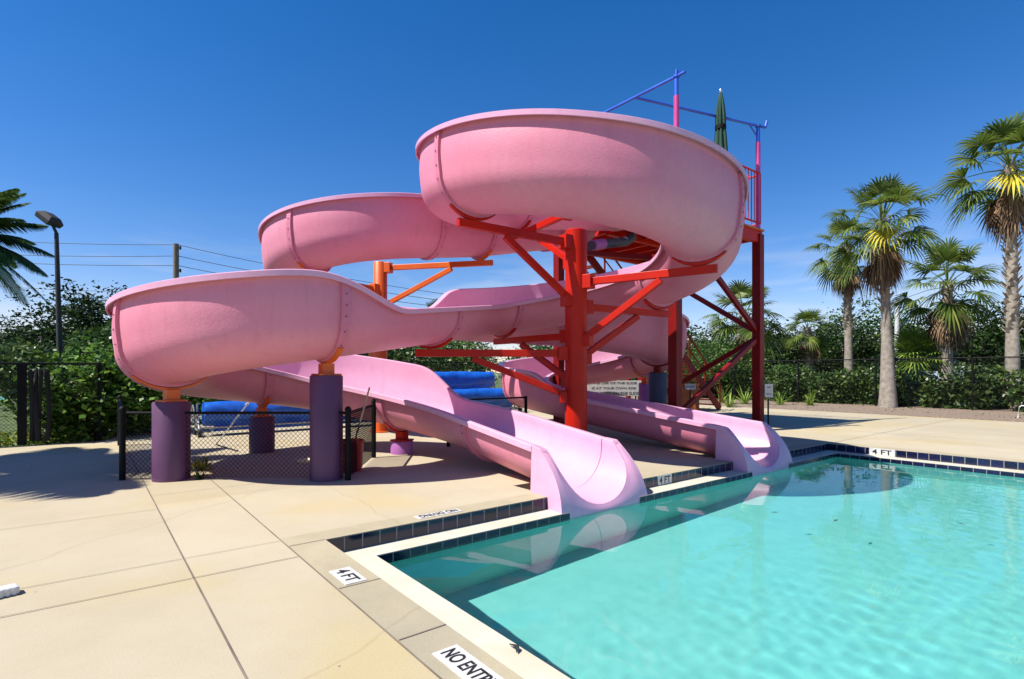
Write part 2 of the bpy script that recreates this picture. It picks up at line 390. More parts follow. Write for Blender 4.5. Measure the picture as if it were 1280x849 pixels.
o = j.build('deck_joints', M['joint']); o['kind'] = 'structure'

# gutter ledge + shell
g = MB()
def slab(x0, y0, x1, y1, z0, z1): g.box(((x0+x1)/2, (y0+y1)/2, (z0+z1)/2), (x1-x0, y1-y0, z1-z0))
slab(0, PV, LWL, -LW, -1.5, ZL); slab(0, -LW, NA0, 0, -1.5, ZL); slab(NA1, -LW, NB0, 0, -1.5, ZL); slab(NB1, -LW, PU, 0, -1.5, ZL); slab(NA0, -LW, NA1, .75, -1.5, -.30); slab(NB0, -LW, NB1, .75, -1.5, -.30); slab(PU-LW, PV, PU, -LW, -1.5, ZL)
o = g.build('pool_gutter', M['ledge']); o['kind'] = 'structure'
w = MB()
e = .003
w.add([(LWL+e, PV, ZF), (LWL+e, -LW-e, ZF), (LWL+e, -LW-e, ZW-.06), (LWL+e, PV, ZW-.06)], [(0, 1, 2, 3)])
w.add([(LWL, -LW-e, ZF), (PU-LW, -LW-e, ZF), (PU-LW, -LW-e, ZW-.06), (LWL, -LW-e, ZW-.06)], [(0, 1, 2, 3)])
w.add([(PU-LW-e, PV, ZF), (PU-LW-e, -LW, ZF), (PU-LW-e, -LW, ZW-.06), (PU-LW-e, PV, ZW-.06)], [(0, 1, 2, 3)])
w.add([(PU-LW, PV+e, ZF), (LWL, PV+e, ZF), (LWL, PV+e, -.01), (PU-LW, PV+e, -.01)], [(0, 1, 2, 3)])
w.add([(LWL, PV, ZF), (PU-LW, PV, ZF), (PU-LW, -LW, ZF), (LWL, -LW, ZF)], [(0, 1, 2, 3)])
o = w.build('pool_shell', M['pool']); o['kind'] = 'structure'; o.cycles.is_caustics_receiver = True
# tile bands
q = []
def band_y(y, x0, x1, z0, z1): q.append(([(x0, y, z0), (x1, y, z0), (x1, y, z1), (x0, y, z1)], [(x0, 0), (x1, 0), (x1, .139), (x0, .139)]))
def band_x(x, y0, y1, z0, z1): q.append(([(x, y0, z0), (x, y1, z0), (x, y1, z1), (x, y0, z1)], [(y0, 0), (y1, 0), (y1, .139), (y0, .139)]))

for a_, b_ in ((0, NA0), (NA1, NB0), (NB1, PU)): band_y(-.004, a_, b_, ZL+.001, -.001)
for a_, b_ in ((LWL, NA0), (NA1, NB0), (NB1, PU-LW)): band_y(-LW-.006, a_, b_, -.27, ZL-.004)
band_x(PU-.004, PV, 0, ZL+.001, -.001); band_x(PU-LW-.006, PV, -LW, -.27, ZL-.004); band_x(.004, PV, 0, ZL+.001, -.001); band_x(LWL+.006, PV, -LW, -.27, ZL-.004)
o = quad_uv('pool_tile_band', q, M['tile']); o['kind'] = 'structure'
gx = np.arange(LWL, PU-LW+1e-6, .03); gy = np.arange(-9.0, -LW+1e-6, .03); gx[-1] = PU-LW; gy[-1] = -LW
GX, GY = np.meshgrid(gx, gy); wz = np.zeros_like(GX); wr = np.random.default_rng(3)
for k in range(46):        # many short wavelets running mostly with the breeze
    lam = wr.uniform(.08, .34); th = R(205)+wr.normal(0, .75); kk = 2*math.pi/lam
    wz += .00034*lam*np.sin(kk*(GX*math.cos(th)+GY*math.sin(th))+wr.uniform(0, 6.28))
def sst(x, a, b): t = np.clip((x-a)/(b-a), 0, 1); return t*t*(3-2*t)
calm = .12+.88*sst(-GY, .8, 3.0)*(.35+.65*sst(np.sin(GX*.9+GY*.6+1)+.6*np.sin(GX*.5-GY*1.1), -1., .7))
wz = ZW+wz*calm
wz = np.where((GY > -LW-.02) | (GX < LWL+.02) | (GX > PU-LW-.02), ZW, wz)
ny, nx = GX.shape; ii = np.arange(nx*ny).reshape(ny, nx)
WF = np.stack([ii[:-1, :-1], ii[:-1, 1:], ii[1:, 1:], ii[1:, :-1]], -1).reshape(-1, 4)
o = mesh_np('pool_water', np.stack([GX, GY, wz], -1).reshape(-1, 3), WF, M['water']); o['kind'] = 'structure'; o.cycles.is_caustics_caster = True
o.data.polygons.foreach_set('use_smooth', [True]*len(o.data.polygons))
# tennis court and its red band
sheet('tennis_court', [(-40, 15.5, -5, 40)], -.02, M['court']); sheet('tennis_court_line', [(-40, 20.4, -9, 21.2)], -.015, M['courtred'])

# deck and wall markings
def marker(name, text, center, xdir, ydir, size, label, fit):
    r = empty(name, center, label, 'depth marker')
    x, y = Vector(xdir), Vector(ydir); n = x.cross(y)
    b = MB(); hx, hy = size[0]/2, size[1]/2
    vs = [x*a*hx+y*c*hy+n*t for t in (-.004, .004) for a, c in ((-1, -1), (1, -1), (1, 1), (-1, 1))]
    b.add(vs, [(3, 2, 1, 0), (4, 5, 6, 7), (0, 1, 5, 4), (1, 2, 6, 5), (2, 3, 7, 6), (3, 0, 4, 7)])
    b.build('tile', M['label'], r)
    text_mesh('lettering', text, .1, M['letter'], r, frame(n*.0062, x, y), fit=fit)
    return r
marker('depth_marker', '4 FT', (-.165, -.93, .004), (0, -1, 0), (1, 0, 0), (.32, .155), 'white 4 FT marker set flat in the coping at the near pool corner', (.25, .095))
marker('warning_marker', 'NO ENTRY', (-.155, -2.47, .004), (0, -1, 0), (1, 0, 0), (.47, .15), 'white NO ENTRY marker set flat in the coping', (.41, .09))
marker('warning_marker', 'NO DIVING', (1.2, .13, .004), (-1, 0, 0), (0, -1, 0), (.50, .13), 'white NO DIVING marker facing the deck behind the far coping', (.43, .085))
marker('depth_marker', '4 FT', (4.78, -.006, -.066), (1, 0, 0), (0, 0, 1), (.32, .131), 'white 4 FT tile in the wall between the two slide exits', (.25, .095))
marker('depth_marker', '4 FT', (PU-.006, -.95, -.066), (0, -1, 0), (0, 0, 1), (.42, .131), 'white 4 FT tile in the right hand pool wall', (.32, .095))

# ------------------------------------------------------------------ flumes
A_HALF = .56; HB = .50; LIP = .115; TH = .024
def profile(HL, HR):
    """inner and outer point lists, left lip to right lip; left = negative"""
    def side(H):
        bul = .05*max(0, H-.6)
        inn = [(A_HALF+LIP, H-.055), (A_HALF+LIP, H+.012), (A_HALF+LIP-.012, H+.022), (A_HALF+.03, H+.022), (A_HALF+.004, H+.008)]
        out = [(A_HALF+LIP-TH, H-.055), (A_HALF+LIP-TH, H-.012), (A_HALF+LIP-TH, H-.008), (A_HALF+.03+TH*.6, H-.006), (A_HALF+TH, H-.03)]
        n = 6
        for k in range(1, n+1):
            t = k/n; z = H-.03+(HB-H+.03)*t
            x = A_HALF+bul*math.sin(math.pi*t)
            inn.append((x, z)); out.append((x+TH, z))
        for k in range(1, 10):
            a = math.pi/2*(1-k/9)
            inn.append((A_HALF*math.sin(a), HB*(1-math.cos(a)))); out.append(((A_HALF+TH)*math.sin(a), HB-(HB+TH)*math.cos(a)))
        return inn, out
    li, lo = side(HL); ri, ro = side(HR)
    return [(-x, z) for x, z in li]+ri[::-1][1:], [(-x, z) for x, z in lo]+ro[::-1][1:]
class Path:
    def __init__(s, pos, hd, step=.075):
        s.p = [Vector(pos)]; s.h = [hd]; s.s = [0.]; s.step = step; s.marks = [0.]
    def line(s, L):
        n = max(2, int(L/s.step)); h = s.h[-1]; d = Vector((math.cos(h), math.sin(h)))
        p0 = s.p[-1].copy(); s0 = s.s[-1]
        for i in range(1, n+1): s.p.append(p0+d*L*i/n); s.h.append(h); s.s.append(s0+L*i/n)
        s.marks.append(s.s[-1]); return s
    def arc(s, r, deg):
        a = R(deg); sg = 1 if a > 0 else -1; L = abs(a)*r; n = max(2, int(L/s.step)); h0 = s.h[-1]; p0 = s.p[-1].copy(); s0 = s.s[-1]
        c = p0+Vector((-math.sin(h0), math.cos(h0)))*r*sg
        for i in range(1, n+1):
            h = h0+a*i/n; s.p.append(c-Vector((-math.sin(h), math.cos(h)))*r*sg); s.h.append(h); s.s.append(s0+L*i/n)
        s.marks.append(s.s[-1]); return s
    def near(s, u, v, lo=0, hi=1e9):
        best = min((i for i in range(len(s.p)) if lo <= s.s[i] <= hi), key=lambda i: (s.p[i]-Vector((u, v))).length)
        return s.s[best]
def smooth_interp(xs, knots, win=.5):
    kx = [k[0] for k in knots]; kz = [k[1] for k in knots]
    xs = np.array(xs); acc = np.zeros_like(xs)
    offs = np.linspace(-win, win, 15); ws = np.cos(offs/win*math.pi/2)+.02; ws /= ws.sum()
    def f(x):
        y = np.interp(x, kx, kz)
        lo = x < kx[0]; hi = x > kx[-1]
        y = np.where(lo, kz[0]+(x-kx[0])*(kz[1]-kz[0])/(kx[1]-kx[0]), y)
        return np.where(hi, kz[-1]+(x-kx[-1])*(kz[-1]-kz[-2])/(kx[-1]-kx[-2]), y)
    for o_, w_ in zip(offs, ws): acc += w_*f(xs+o_)
    return acc
class Flume:
    def __init__(s, path, zk, lk, rk, root):
        s.P = path; s.root = root
        s.z = smooth_interp(path.s, zk, .6)
        s.L = smooth_interp(path.s, lk, .3); s.Rr = smooth_interp(path.s, rk, .3)
    def at(s, sv):
        i = int(np.argmin(np.abs(np.array(s.P.s)-sv))); return i
    def fr(s, i):
        h = s.P.h[i]; return s.P.p[i], Vector((math.sin(h), -math.cos(h)))   # position, right vector
    def pt(s, i, x, z):
        p, r = s.fr(i); return Vector((p.x+r.x*x, p.y+r.y*x, s.z[i]+z))-s.root.location
    def section(s, s0, s1, name='flume_section'):
        i0, i1 = s.at(s0), s.at(s1); V = []; Fc = []; mi = []
        nI = None
        for i in range(i0, i1+1):
            a, b = profile(s.L[i], s.Rr[i]); K = len(a)
            V += [s.pt(i, x, z) for x, z in a]+[s.pt(i, x, z) for x, z in b]
        n = i1-i0+1
        for k in range(n-1):
            o0, o1 = k*2*K, (k+1)*2*K
            for t in range(K-1):
                Fc.append((o0+t, o0+t+1, o1+t+1, o1+t)); mi.append(0)
                Fc.append((o0+K+t, o1+K+t, o1+K+t+1, o0+K+t+1)); mi.append(1)
            Fc.append((o0, o1, o1+K, o0+K)); mi.append(0)
            Fc.append((o0+K-1, o0+2*K-1, o1+2*K-1, o1+K-1)); mi.append(0)
        for o0 in (0, (n-1)*2*K):
            for t in range(K-1): Fc.append((o0+t, o0+K+t, o0+K+t+1, o0+t+1)); mi.append(1)
        b = MB(); b.v = [tuple(v) for v in V]; b.f = Fc; b.m = mi
        return b.build(name, [M['pink_in'], M['pink_out']], s.root, smooth=True, angle=50)
    def offprof(s, i, d):
        a, b = profile(s.L[i], s.Rr[i]); b = b[4:-4]
        out = []
        for k in range(len(b)):
            p0, p1 = b[max(k-1, 0)], b[min(k+1, len(b)-1)]
            tx, tz = p1[0]-p0[0], p1[1]-p0[1]; l = math.hypot(tx, tz) or 1
            out.append((b[k][0]+tz/l*d*1., b[k][1]-tx/l*d))
        return out
    def rib(s, sv, wid=.12, d=.042, name='joint_flange'):
        i = s.at(sv); h = s.P.h[i]; fw = Vector((math.cos(h), math.sin(h), 0))
        lo = s.offprof(i, -.01); hi = s.offprof(i, d); sl = (s.z[min(i+1, len(s.z)-1)]-s.z[max(i-1, 0)])/(2*s.P.step)
        b = MB(); V = []
        for k in range(len(lo)):
            for (x, z), w_ in ((lo[k], -wid/2), (hi[k], -wid/2), (hi[k], wid/2), (lo[k], wid/2)):
                V.append(s.pt(i, x, z)+fw*w_+Vector((0, 0, sl*w_)))
        fs = []
        for k in range(len(lo)-1):
            for e in range(4): fs.append((k*4+e, k*4+(e+1) % 4, (k+1)*4+(e+1) % 4, (k+1)*4+e))
        fs += [(0, 1, 2, 3), tuple((len(lo)-1)*4+e for e in (3, 2, 1, 0))]
        b.add(V, fs, 0)
        # bolt heads
        bo = s.offprof(i, d+.004); acc = 0
        for k in range(1, len(bo)):
            seg = math.hypot(bo[k][0]-bo[k-1][0], bo[k][1]-bo[k-1][1]); acc += seg
            if acc > .11:
                acc = 0; tx, tz = bo[k][0]-bo[k-1][0], bo[k][1]-bo[k-1][1]; l = math.hypot(tx, tz)
                p = s.pt(i, *bo[k]); q_ = s.pt(i, bo[k][0]+tz/l*.012, bo[k][1]-tx/l*.012)
                b.cyl(p, q_, .011, .009, 6, 1)
        return b.build(name, [M['pink_rib'], M['bolt']], s.root, smooth=True, angle=35)
    def saddle(s, sv, parent, mat, half=55, name='saddle', d0=.033, d1=.11, wid=.07, drop=0.):
        i = s.at(sv); h = s.P.h[i]; fw = Vector((math.cos(h), math.sin(h), 0))
        V = []; n = 15; b = MB()
        for k in range(n):
            a = R(-half+2*half*k/(n-1)); taper = math.cos(a/R(half)*math.pi/2*.92)
            for dd, w_ in ((d0, -wid/2), (d0+(d1-d0)*taper+.012, -wid/2), (d0+(d1-d0)*taper+.012, wid/2), (d0, wid/2)):
                x = (A_HALF+TH+dd)*math.sin(a); z = HB-(HB+TH+dd)*math.cos(a)
                V.append(s.pt(i, x, z)+s.root.location-parent.location+fw*w_)
        fs = []
        for k in range(n-1):
            for e in range(4): fs.append((k*4+e, k*4+(e+1) % 4, (k+1)*4+(e+1) % 4, (k+1)*4+e))
        fs += [(0, 1, 2, 3), tuple((n-1)*4+e for e in (3, 2, 1, 0))]
        b.add(V, fs); return b.build(name, mat, parent, smooth=True, angle=35)
    def bottom(s, sv, dz=.14):
        i = s.at(sv); return Vector((s.P.p[i].x, s.P.p[i].y, s.z[i]-TH-dz))

def scoop(fl, uc, v0, v1, parent):
    """flared exit: the channel runs out through a swept front face whose skirts come down to the water"""
    i = len(fl.P.p)-1; HL, HR = fl.L[i], fl.Rr[i]; z0 = fl.z[i]
    a, b_ = profile(HL, HR); K = len(a); V = []; Fc = []; mi = []
    zb = -.31; zt = z0+HL; vt = v0-.12
    def zc(v): t = max(0, (v0-v)/(v0-v1)); return z0-.075*t
    def vfr(z): t = max(0, min(1, (z-zb)/(zt-zb))); return v1+(vt-v1)*t**2.6
    n = 10; L0 = parent.location
    for k in range(n):
        for src in (a, b_):
            for x, h in src:
                ve = vfr(z0-.05+h); v = v0+(ve-v0)*k/(n-1)
                V.append(Vector((uc-x*(1+.03*k/(n-1)), v, zc(v)+h))-L0)     # heading -y: right vector is -x
    for k in range(n-1):
        o0, o1 = k*2*K, (k+1)*2*K
        for t in range(K-1):
            Fc.append((o0+t, o0+t+1, o1+t+1, o1+t)); mi.append(0)
            Fc.append((o0+K+t, o1+K+t, o1+K+t+1, o0+K+t+1)); mi.append(1)
        Fc.append((o0, o1, o1+K, o0+K)); mi.append(0); Fc.append((o0+K-1, o0+2*K-1, o1+2*K-1, o1+K-1)); mi.append(0)
    o0 = (n-1)*2*K
    for t in range(K-1): Fc.append((o0+t, o0+K+t, o0+K+t+1, o0+t+1)); mi.append(0)
    # front face: own copies of the channel edge so the lip stays crisp
    edge = [V[(n-1)*2*K+t].copy() for t in range(K)]
    half = (K-1)//2; rows = 6; outl = []
    for t in range(K):
        sgn = -1 if t <= half else 1
        qf = (t if t <= half else K-1-t)/half
        H = HL if sgn < 0 else HR; fl_ = .13 if sgn < 0 else .05
        top = zc(vt)+H+.02
        if qf < .74:
            f = qf/.74; zz = top+(zb-top)*f; xx = (A_HALF+LIP)*1.03+fl_*f**1.4
        else:
            f = (qf-.74)/.26; zz = zb; xx = (A_HALF+LIP+fl_)*(1-f)
        outl.append(Vector((uc-sgn*xx, vfr(zz)-.03, zz))-L0)
    base = len(V)
    for rr in range(rows+1):
        f = rr/rows
        for t in range(K):
            p = edge[t].lerp(outl[t], f)
            p.y = vfr(p.z+L0.z)-L0.y-.03*min(1, f*3)
            V.append(p)
    for rr in range(rows):
        prev, cur = base+rr*K, base+(rr+1)*K
        for t in range(K-1): Fc.append((prev+t, prev+t+1, cur+t+1, cur+t)); mi.append(0)
    for sgn in (-1, 1):        # side skirts
        idx = [t for t in range(K) if ((t <= half) == (sgn < 0)) and (t if t <= half else K-1-t)/half < .76]
        if sgn > 0: idx = idx[::-1]
        fr0 = len(V); V += [outl[t].copy() for t in idx]
        bk = len(V); H = HL if sgn < 0 else HR
        for k, t in enumerate(idx):
            f = k/(len(idx)-1); zz = z0+H+.02+(zb-z0-H-.02)*f
            V.append(Vector((uc-sgn*(A_HALF+LIP+.002+.03*f), v0, zz))-L0)
        for k in range(len(idx)-1):
            Fc.append((fr0+k, fr0+k+1, bk+k+1, bk+k)); mi.append(0)
        # rolled top edge closing lip to skirt
    b = MB(); b.v = [tuple(v) for v in V]; b.f = Fc; b.m = mi
    return b.build('exit_scoop', [M['pink_in'], M['pink_out']], parent, smooth=True, angle=32)

def tangent(c1, r1, s1, c2, r2):   # heading of the inner tangent, s1=+1: first circle is ccw
    d = Vector(c2)-Vector(c1); th = math.asin((r1+r2)/d.length); a = math.atan2(d.y, d.x)
    return a+s1*th, math.sqrt(d.length**2-(r1+r2)**2)
# --- slide A (front slide)
CA, rA = (5.18, 2.15), 2.12
CB, rB = (.85, 4.25), 1.6
hA, lA = tangent(CA, rA, 1, CB, rB)
degA = math.degrees(hA)%360
PA = Path((8.85, CA[1]+rA), R(180)).line(8.85-CA[0]).arc(rA, 360+(degA-180)).line(lA)
turn = degA+50
PA.arc(rB, -turn).arc(5.1, -40).line(2.0-.32)
mA = PA.marks       # 0 start,1 arc start,2 arc end,3 loop start,4 loop end,5 bend end,6 end
def sA(cam_deg):    # arc length on helix A at a camera-frame angle (-232 .. 144)
    uvd = cam_deg-38.2+360; return mA[1]+R(uvd-90)*rA
def onA2(u, v): return PA.near(u, v, mA[2], mA[5]+.5)
P2 = cam2w(-2.56, 7.38); P1 = cam2w(-4.83, 7.44); P3 = cam2w(-4.49, 9.8); P4 = cam2w(-2.02, 9.62)
s2, s1, s3, s4 = [onA2(p.x, p.y) for p in (P2, P1, P3, P4)]; s1 -= .22
rootA = empty('water_slide', (2.0, 3.0, 0), 'faded pink open flume with the big front bowl, ending at the nearer exit', 'water slide', 'pink water slides')
zkA = [(0, 5.0), (mA[1], 4.45), (sA(-90), 3.55), (sA(31), 2.80), (mA[2], 2.14), (s2, 1.66), (s1, 1.30), (s3, .90), (s4, .48), (mA[6], -.06)]
HO, HI = 1.2, .58
# left wall is outer on the loop (right turn), right wall is outer on the helix (left turn)
lkA = [(0, .62), (mA[1], .6), (mA[2]+.4, .56), (s2-.6, .56), (s2+.1, 1.03), (s2+.4, 1.08), (s4-.7, 1.08), (s4+.1, 1.06), (s4+.75, .58), (mA[6], .60)]
rkA = [(0, .62), (mA[1]-.6, .8), (mA[1]+.5, 1.13), (sA(-90), 1.13), (sA(-23), 1.22), (sA(100), 1.0), (mA[2]-.15, .95), (mA[2]+.55, .56), (mA[6], .60)]
FA = Flume(PA, zkA, lkA, rkA, rootA)
sm643 = PA.near(*ray(643, 10.9).xy, sA(60), mA[3]); sm542 = PA.near(*ray(542, 9.3).xy, sA(60), mA[3])
ribsA = [mA[1]-.35, sA(-144), sA(-35), sA(33), sm643, sm542, s2, s1, s3, s4, mA[5]+.1]
cuts = [0]+ribsA+[mA[6]]
for a_, b_ in zip(cuts[:-1], cuts[1:]): FA.section(a_, b_)
for r_ in ribsA: FA.rib(r_)
scoop(FA, 3.28, .32, -.24, rootA)
# --- slide B (rear slide)
C1, r1 = (3.97, 7.6), 2.0
C2, r2 = (9.15, 5.54), 1.85
hB, lB = tangent(C1, r1, -1, C2, r2)
degB = math.degrees(hB)
PB = Path((8.85, C1[1]-r1), R(180)).line(8.85-C1[0]).arc(r1, -((180-degB)%360)).line(lB)
PB.arc(r2, (270-degB)%360).line(C2[1]-.32)
mB = PB.marks
def sB1(cam_deg):   # camera-frame angle on the first loop, clockwise from -52 downwards
    return mB[1]+R((-90)-(cam_deg-38.2))*r1
def sB2(cam_deg):
    st = degB-90; d = (cam_deg-38.2-st) % 360; return mB[3]+R(d)*r2
rootB = empty('water_slide', (8.0, 4.0, 0), 'faded pink open flume behind, ending at the farther exit', 'water slide', 'pink water slides')
zkB = [(0, 4.85), (mB[1]-1.5, 4.12), (mB[1], 3.9), (sB1(-155), 3.45), (sB1(-215), 2.75), (mB[2], 2.38), (mB[3], 2.08), (sB2(-59), 1.80), (sB2(26), 1.36), (sB2(180), .64), (mB[4], .48), (mB[5], -.06)]
lkB = [(0, .62), (mB[1]-1.4, .75), (mB[1]-.2, 1.12), (sB1(-180), 1.12), (sB1(-225), .85), (mB[2], .8), (mB[3]-1, .62), (mB[3], .58), (mB[5], .60)]
rkB = [(0, .62), (mB[1], .58), (mB[3]-1.2, .6), (mB[3]+.2, 1.15), (sB2(40), 1.15), (sB2(120), 1.0), (mB[4]+.55, 1.0), (mB[4]+1.4, .6), (mB[5], .60)]
FB = Flume(PB, zkB, lkB, rkB, rootB)
ribsB = [1.2, mB[1]-1.55, mB[1]-.2, sB1(-118), sB1(-200), mB[2]-.6, mB[3]+.1, sB2(-35), sB2(26), sB2(110), sB2(196), mB[4]+1.4]
cuts = [0]+ribsB+[mB[5]]
for a_, b_ in zip(cuts[:-1], cuts[1:]): FB.section(a_, b_)
for r_ in ribsB: FB.rib(r_)
scoop(FB, C2[0]-r2, .32, -.24, rootB)

# ------------------------------------------------------------------ supports
def post(base, fl, sv, rad, mat, smat, label, name='support_post', ztop=None):
    bt = fl.bottom(sv, .13); zt = bt.z-.10 if ztop is None else ztop
    r = empty(name, (base.x, base.y, 0), label, 'support post', 'thick flume support posts')
    b = MB(); pr = [(rad*1.0, 0.)]
    b.lathe((0, 0, 0), [(rad, 0), (rad, zt-.015), (rad-.012, zt)], 32); b.build('post', mat, r, smooth=True)
    s_ = MB(); top = fl.bottom(sv, .02)
    s_.box((bt.x-base.x, bt.y-base.y, (zt+top.z-.05)/2), (.16, .16, max(.05, top.z-.05-zt)), rz=fl.P.h[fl.at(sv)])
    s_.box((bt.x-base.x, bt.y-base.y, zt+.012), (.3, .3, .024), rz=fl.P.h[fl.at(sv)])
    s_.build('bracket', smat, r)
    fl.saddle(sv, r, smat, 46, d0=.044, d1=.064)
    return r
def upt(fl, sv): i = fl.at(sv); return Vector((fl.P.p[i].x, fl.P.p[i].y, 0))
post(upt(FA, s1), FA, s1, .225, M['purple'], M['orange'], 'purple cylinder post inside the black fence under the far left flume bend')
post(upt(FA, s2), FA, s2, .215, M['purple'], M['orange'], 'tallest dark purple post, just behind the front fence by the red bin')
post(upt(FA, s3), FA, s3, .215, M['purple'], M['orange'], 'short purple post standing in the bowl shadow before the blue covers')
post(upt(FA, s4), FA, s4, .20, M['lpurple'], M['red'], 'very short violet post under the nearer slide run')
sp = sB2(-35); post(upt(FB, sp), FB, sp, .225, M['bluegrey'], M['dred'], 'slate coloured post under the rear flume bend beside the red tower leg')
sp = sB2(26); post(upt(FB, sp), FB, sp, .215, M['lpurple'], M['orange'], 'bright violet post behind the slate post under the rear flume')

def column(c, fl_targets, ztop, rad, mat, label, name='support_column'):
    r = empty(name, (c[0], c[1], 0), label, 'support column', 'columns with cantilever arms')
    b = MB(); b.lathe((0, 0, 0), [(rad*1.6, 0), (rad*1.6, .03), (rad, .031), (rad, ztop-.02), (rad*.9, ztop)], 28)
    b.build('column', mat, r, smooth=True)
    for fl, sv, amat, hgt in fl_targets:
        bt = fl.bottom(sv, .10); p = Vector((bt.x-c[0], bt.y-c[1], bt.z-.06))
        d = Vector((p.x, p.y, 0)); L = d.length; d.normalize()
        m = MB(); m.beam(d*rad*.7+Vector((0, 0, p.z)), d*(L+.28)+Vector((0, 0, p.z)), .09, .125)
        m.box(d*(rad+.05)+Vector((0, 0, p.z)), (.16, .2, .24), rz=math.atan2(d.y, d.x))
        a = m.build('arm', amat, r, bevel=.008)
        m = MB(); m.beam(d*rad*.7+Vector((0, 0, p.z-hgt)), d*(L*.72)+Vector((0, 0, p.z-.09)), .085, .11)
        m.box(d*(rad+.04)+Vector((0, 0, p.z-hgt-.02)), (.13, .17, .2), rz=math.atan2(d.y, d.x))
        m.build('brace', amat, r, bevel=.008)
        fl.saddle(sv, r, amat, 40, d0=.044, d1=.08)
    return r
column(CA, [(FA, mA[1]-.35, M['red'], .9), (FA, sA(-144), M['red'], 1.0), (FA, sA(-35), M['red'], 1.0), (FA, sA(33), M['red'], .9), (FA, sm643, M['red'], .8), (FA, sm542, M['red'], .75)],
       3.95, .195, M['red'], 'thick red column in the middle with cantilever arms under the front bowl')
column(C1, [(FB, mB[1]-1.55, M['orange'], .9), (FB, sB1(-118), M['orange'], .9), (FB, sB1(-200), M['orange'], .8)],
       4.1, .165, M['orange'], 'slim orange column with arms under the upper left flume loop')

# ------------------------------------------------------------------ tower
TX0, TX1, TY0, TY1 = 8.95, 12.7, 2.75, 6.62; ZP = 5.37
tw = empty('slide_tower', ((TX0+TX1)/2, (TY0+TY1)/2, 0), 'red steel launch tower with railings and pink and blue pipe frame', 'tower')
T0 = tw.location.copy()
def lp(x, y, z): return Vector((x, y, z))-T0
cor = [(TX0, TY0), (TX1, TY0), (TX1, TY1), (TX0, TY1)]
for x, y in cor:
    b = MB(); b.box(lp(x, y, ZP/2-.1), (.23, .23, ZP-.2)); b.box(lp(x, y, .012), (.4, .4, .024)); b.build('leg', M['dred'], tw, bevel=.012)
b = MB()
for y in (TY0, (TY0+TY1)/2, TY1): b.beam(lp(TX0-.1, y, ZP-.28), lp(TX1+.1, y, ZP-.28), .14, .3)
for x in np.linspace(TX0, TX1, 7): b.beam(lp(x, TY0+.075, ZP-.25), lp(x, TY1-.075, ZP-.25), .09, .2)
b.build('floor_frame', M['red'], tw, bevel=.008)
b = MB()
for k in range(26):
    x0 = TX0-.12+k*(TX1-TX0+.24)/26; b.box(lp(x0+.07, (TY0+TY1)/2, ZP-.10), ((TX1-TX0+.24)/26-.008, TY1-TY0+.24, .05))
b.build('platform_floor', M['stair'], tw)
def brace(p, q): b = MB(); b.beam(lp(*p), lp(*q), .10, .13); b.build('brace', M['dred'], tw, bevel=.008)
kz = 2.45
brace((TX1-.1, TY0, kz+.12), (TX0+.1, TY0, ZP-.5)); brace((TX1-.1, TY0, kz-.12), (TX0+.12, TY0, .45))
brace((TX1, TY0+.1, kz+.12), (TX1, TY1-.1, ZP-.5)); brace((TX1, TY0+.1, kz-.12), (TX1, TY1-.1, .4))
brace((TX0, TY1, kz+.4), (TX1-.1, TY1, ZP-.5)); brace((TX0, TY0+.2, ZP-1.3), (TX0, TY1-.1, ZP-.5))
def rail(p, q, nb):
    p, q = Vector(p), Vector(q); b = MB()
    for z in (.09, 1.43): b.cyl(lp(p.x, p.y, ZP+z), lp(q.x, q.y, ZP+z), .026, n=8)
    for k in range(nb+1):
        c = p.lerp(q, k/nb); b.cyl(lp(c.x, c.y, ZP+.09), lp(c.x, c.y, ZP+1.43), .014 if k % 6 else .026, n=6)
    b.build('railing', M['red'], tw, smooth=True)
e_ = .06
rail((TX0, TY0-e_), (TX1, TY0-e_), 24); rail((TX1+e_, TY0), (TX1+e_, TY1), 18); rail((TX0+1.2, TY1+e_), (TX1, TY1+e_), 22)
# canopy frame: magenta posts, blue pipes
ZT = 8.2
for x, y, zt in ((TX0+.02, TY0-.02, ZT-.45), (TX1-.04, TY0-.02, ZT-.55), (TX0+.02, TY1, ZT-.45)):
    b = MB(); b.cyl(lp(x, y, ZP-.1), lp(x, y, zt), .062, n=14); o = b.build('frame_post', M['magenta'], tw, smooth=True)
    b = MB(); b.cyl(lp(x, y, zt), lp(x, y, zt+.42), .05, n=12); b.cyl(lp(x, y, zt+.42), lp(x, y, zt+.47), .075, n=12); b.build('post_tip', M['blue'], o, smooth=True)
b = MB(); b.cyl(lp(TX0+.02, TY0-.25, ZT), lp(TX0+.02, TY1+.2, ZT-.02), .036, n=10); b.cyl(lp(TX0+.02, TY0-.02, ZT), lp(TX0+.02, TY0-.02, ZT+.16), .03, n=8)
b.cyl(lp(TX0+.02, TY0-.02, ZT+.08), lp(TX0+.22, TY0-.06, ZT+.14), .03, n=8); b.build('frame_pipe', M['blue'], tw, smooth=True)
b = MB(); b.cyl(lp(TX1+.2, TY0-.1, ZT-.1), lp(TX0+.02, TY0+1.15, ZT-.02), .036, n=10)
b.cyl(lp(TX1-.04, TY0-.02, ZT-.42), lp(TX1-.35, TY0+.08, ZT-.08), .02, n=6)
b.cyl(lp(TX1+.2, TY0-.1, ZT-.1), lp(TX1+.25, TY0-.12, ZT+.08), .035, n=8); b.build('frame_pipe', M['blue'], tw, smooth=True)
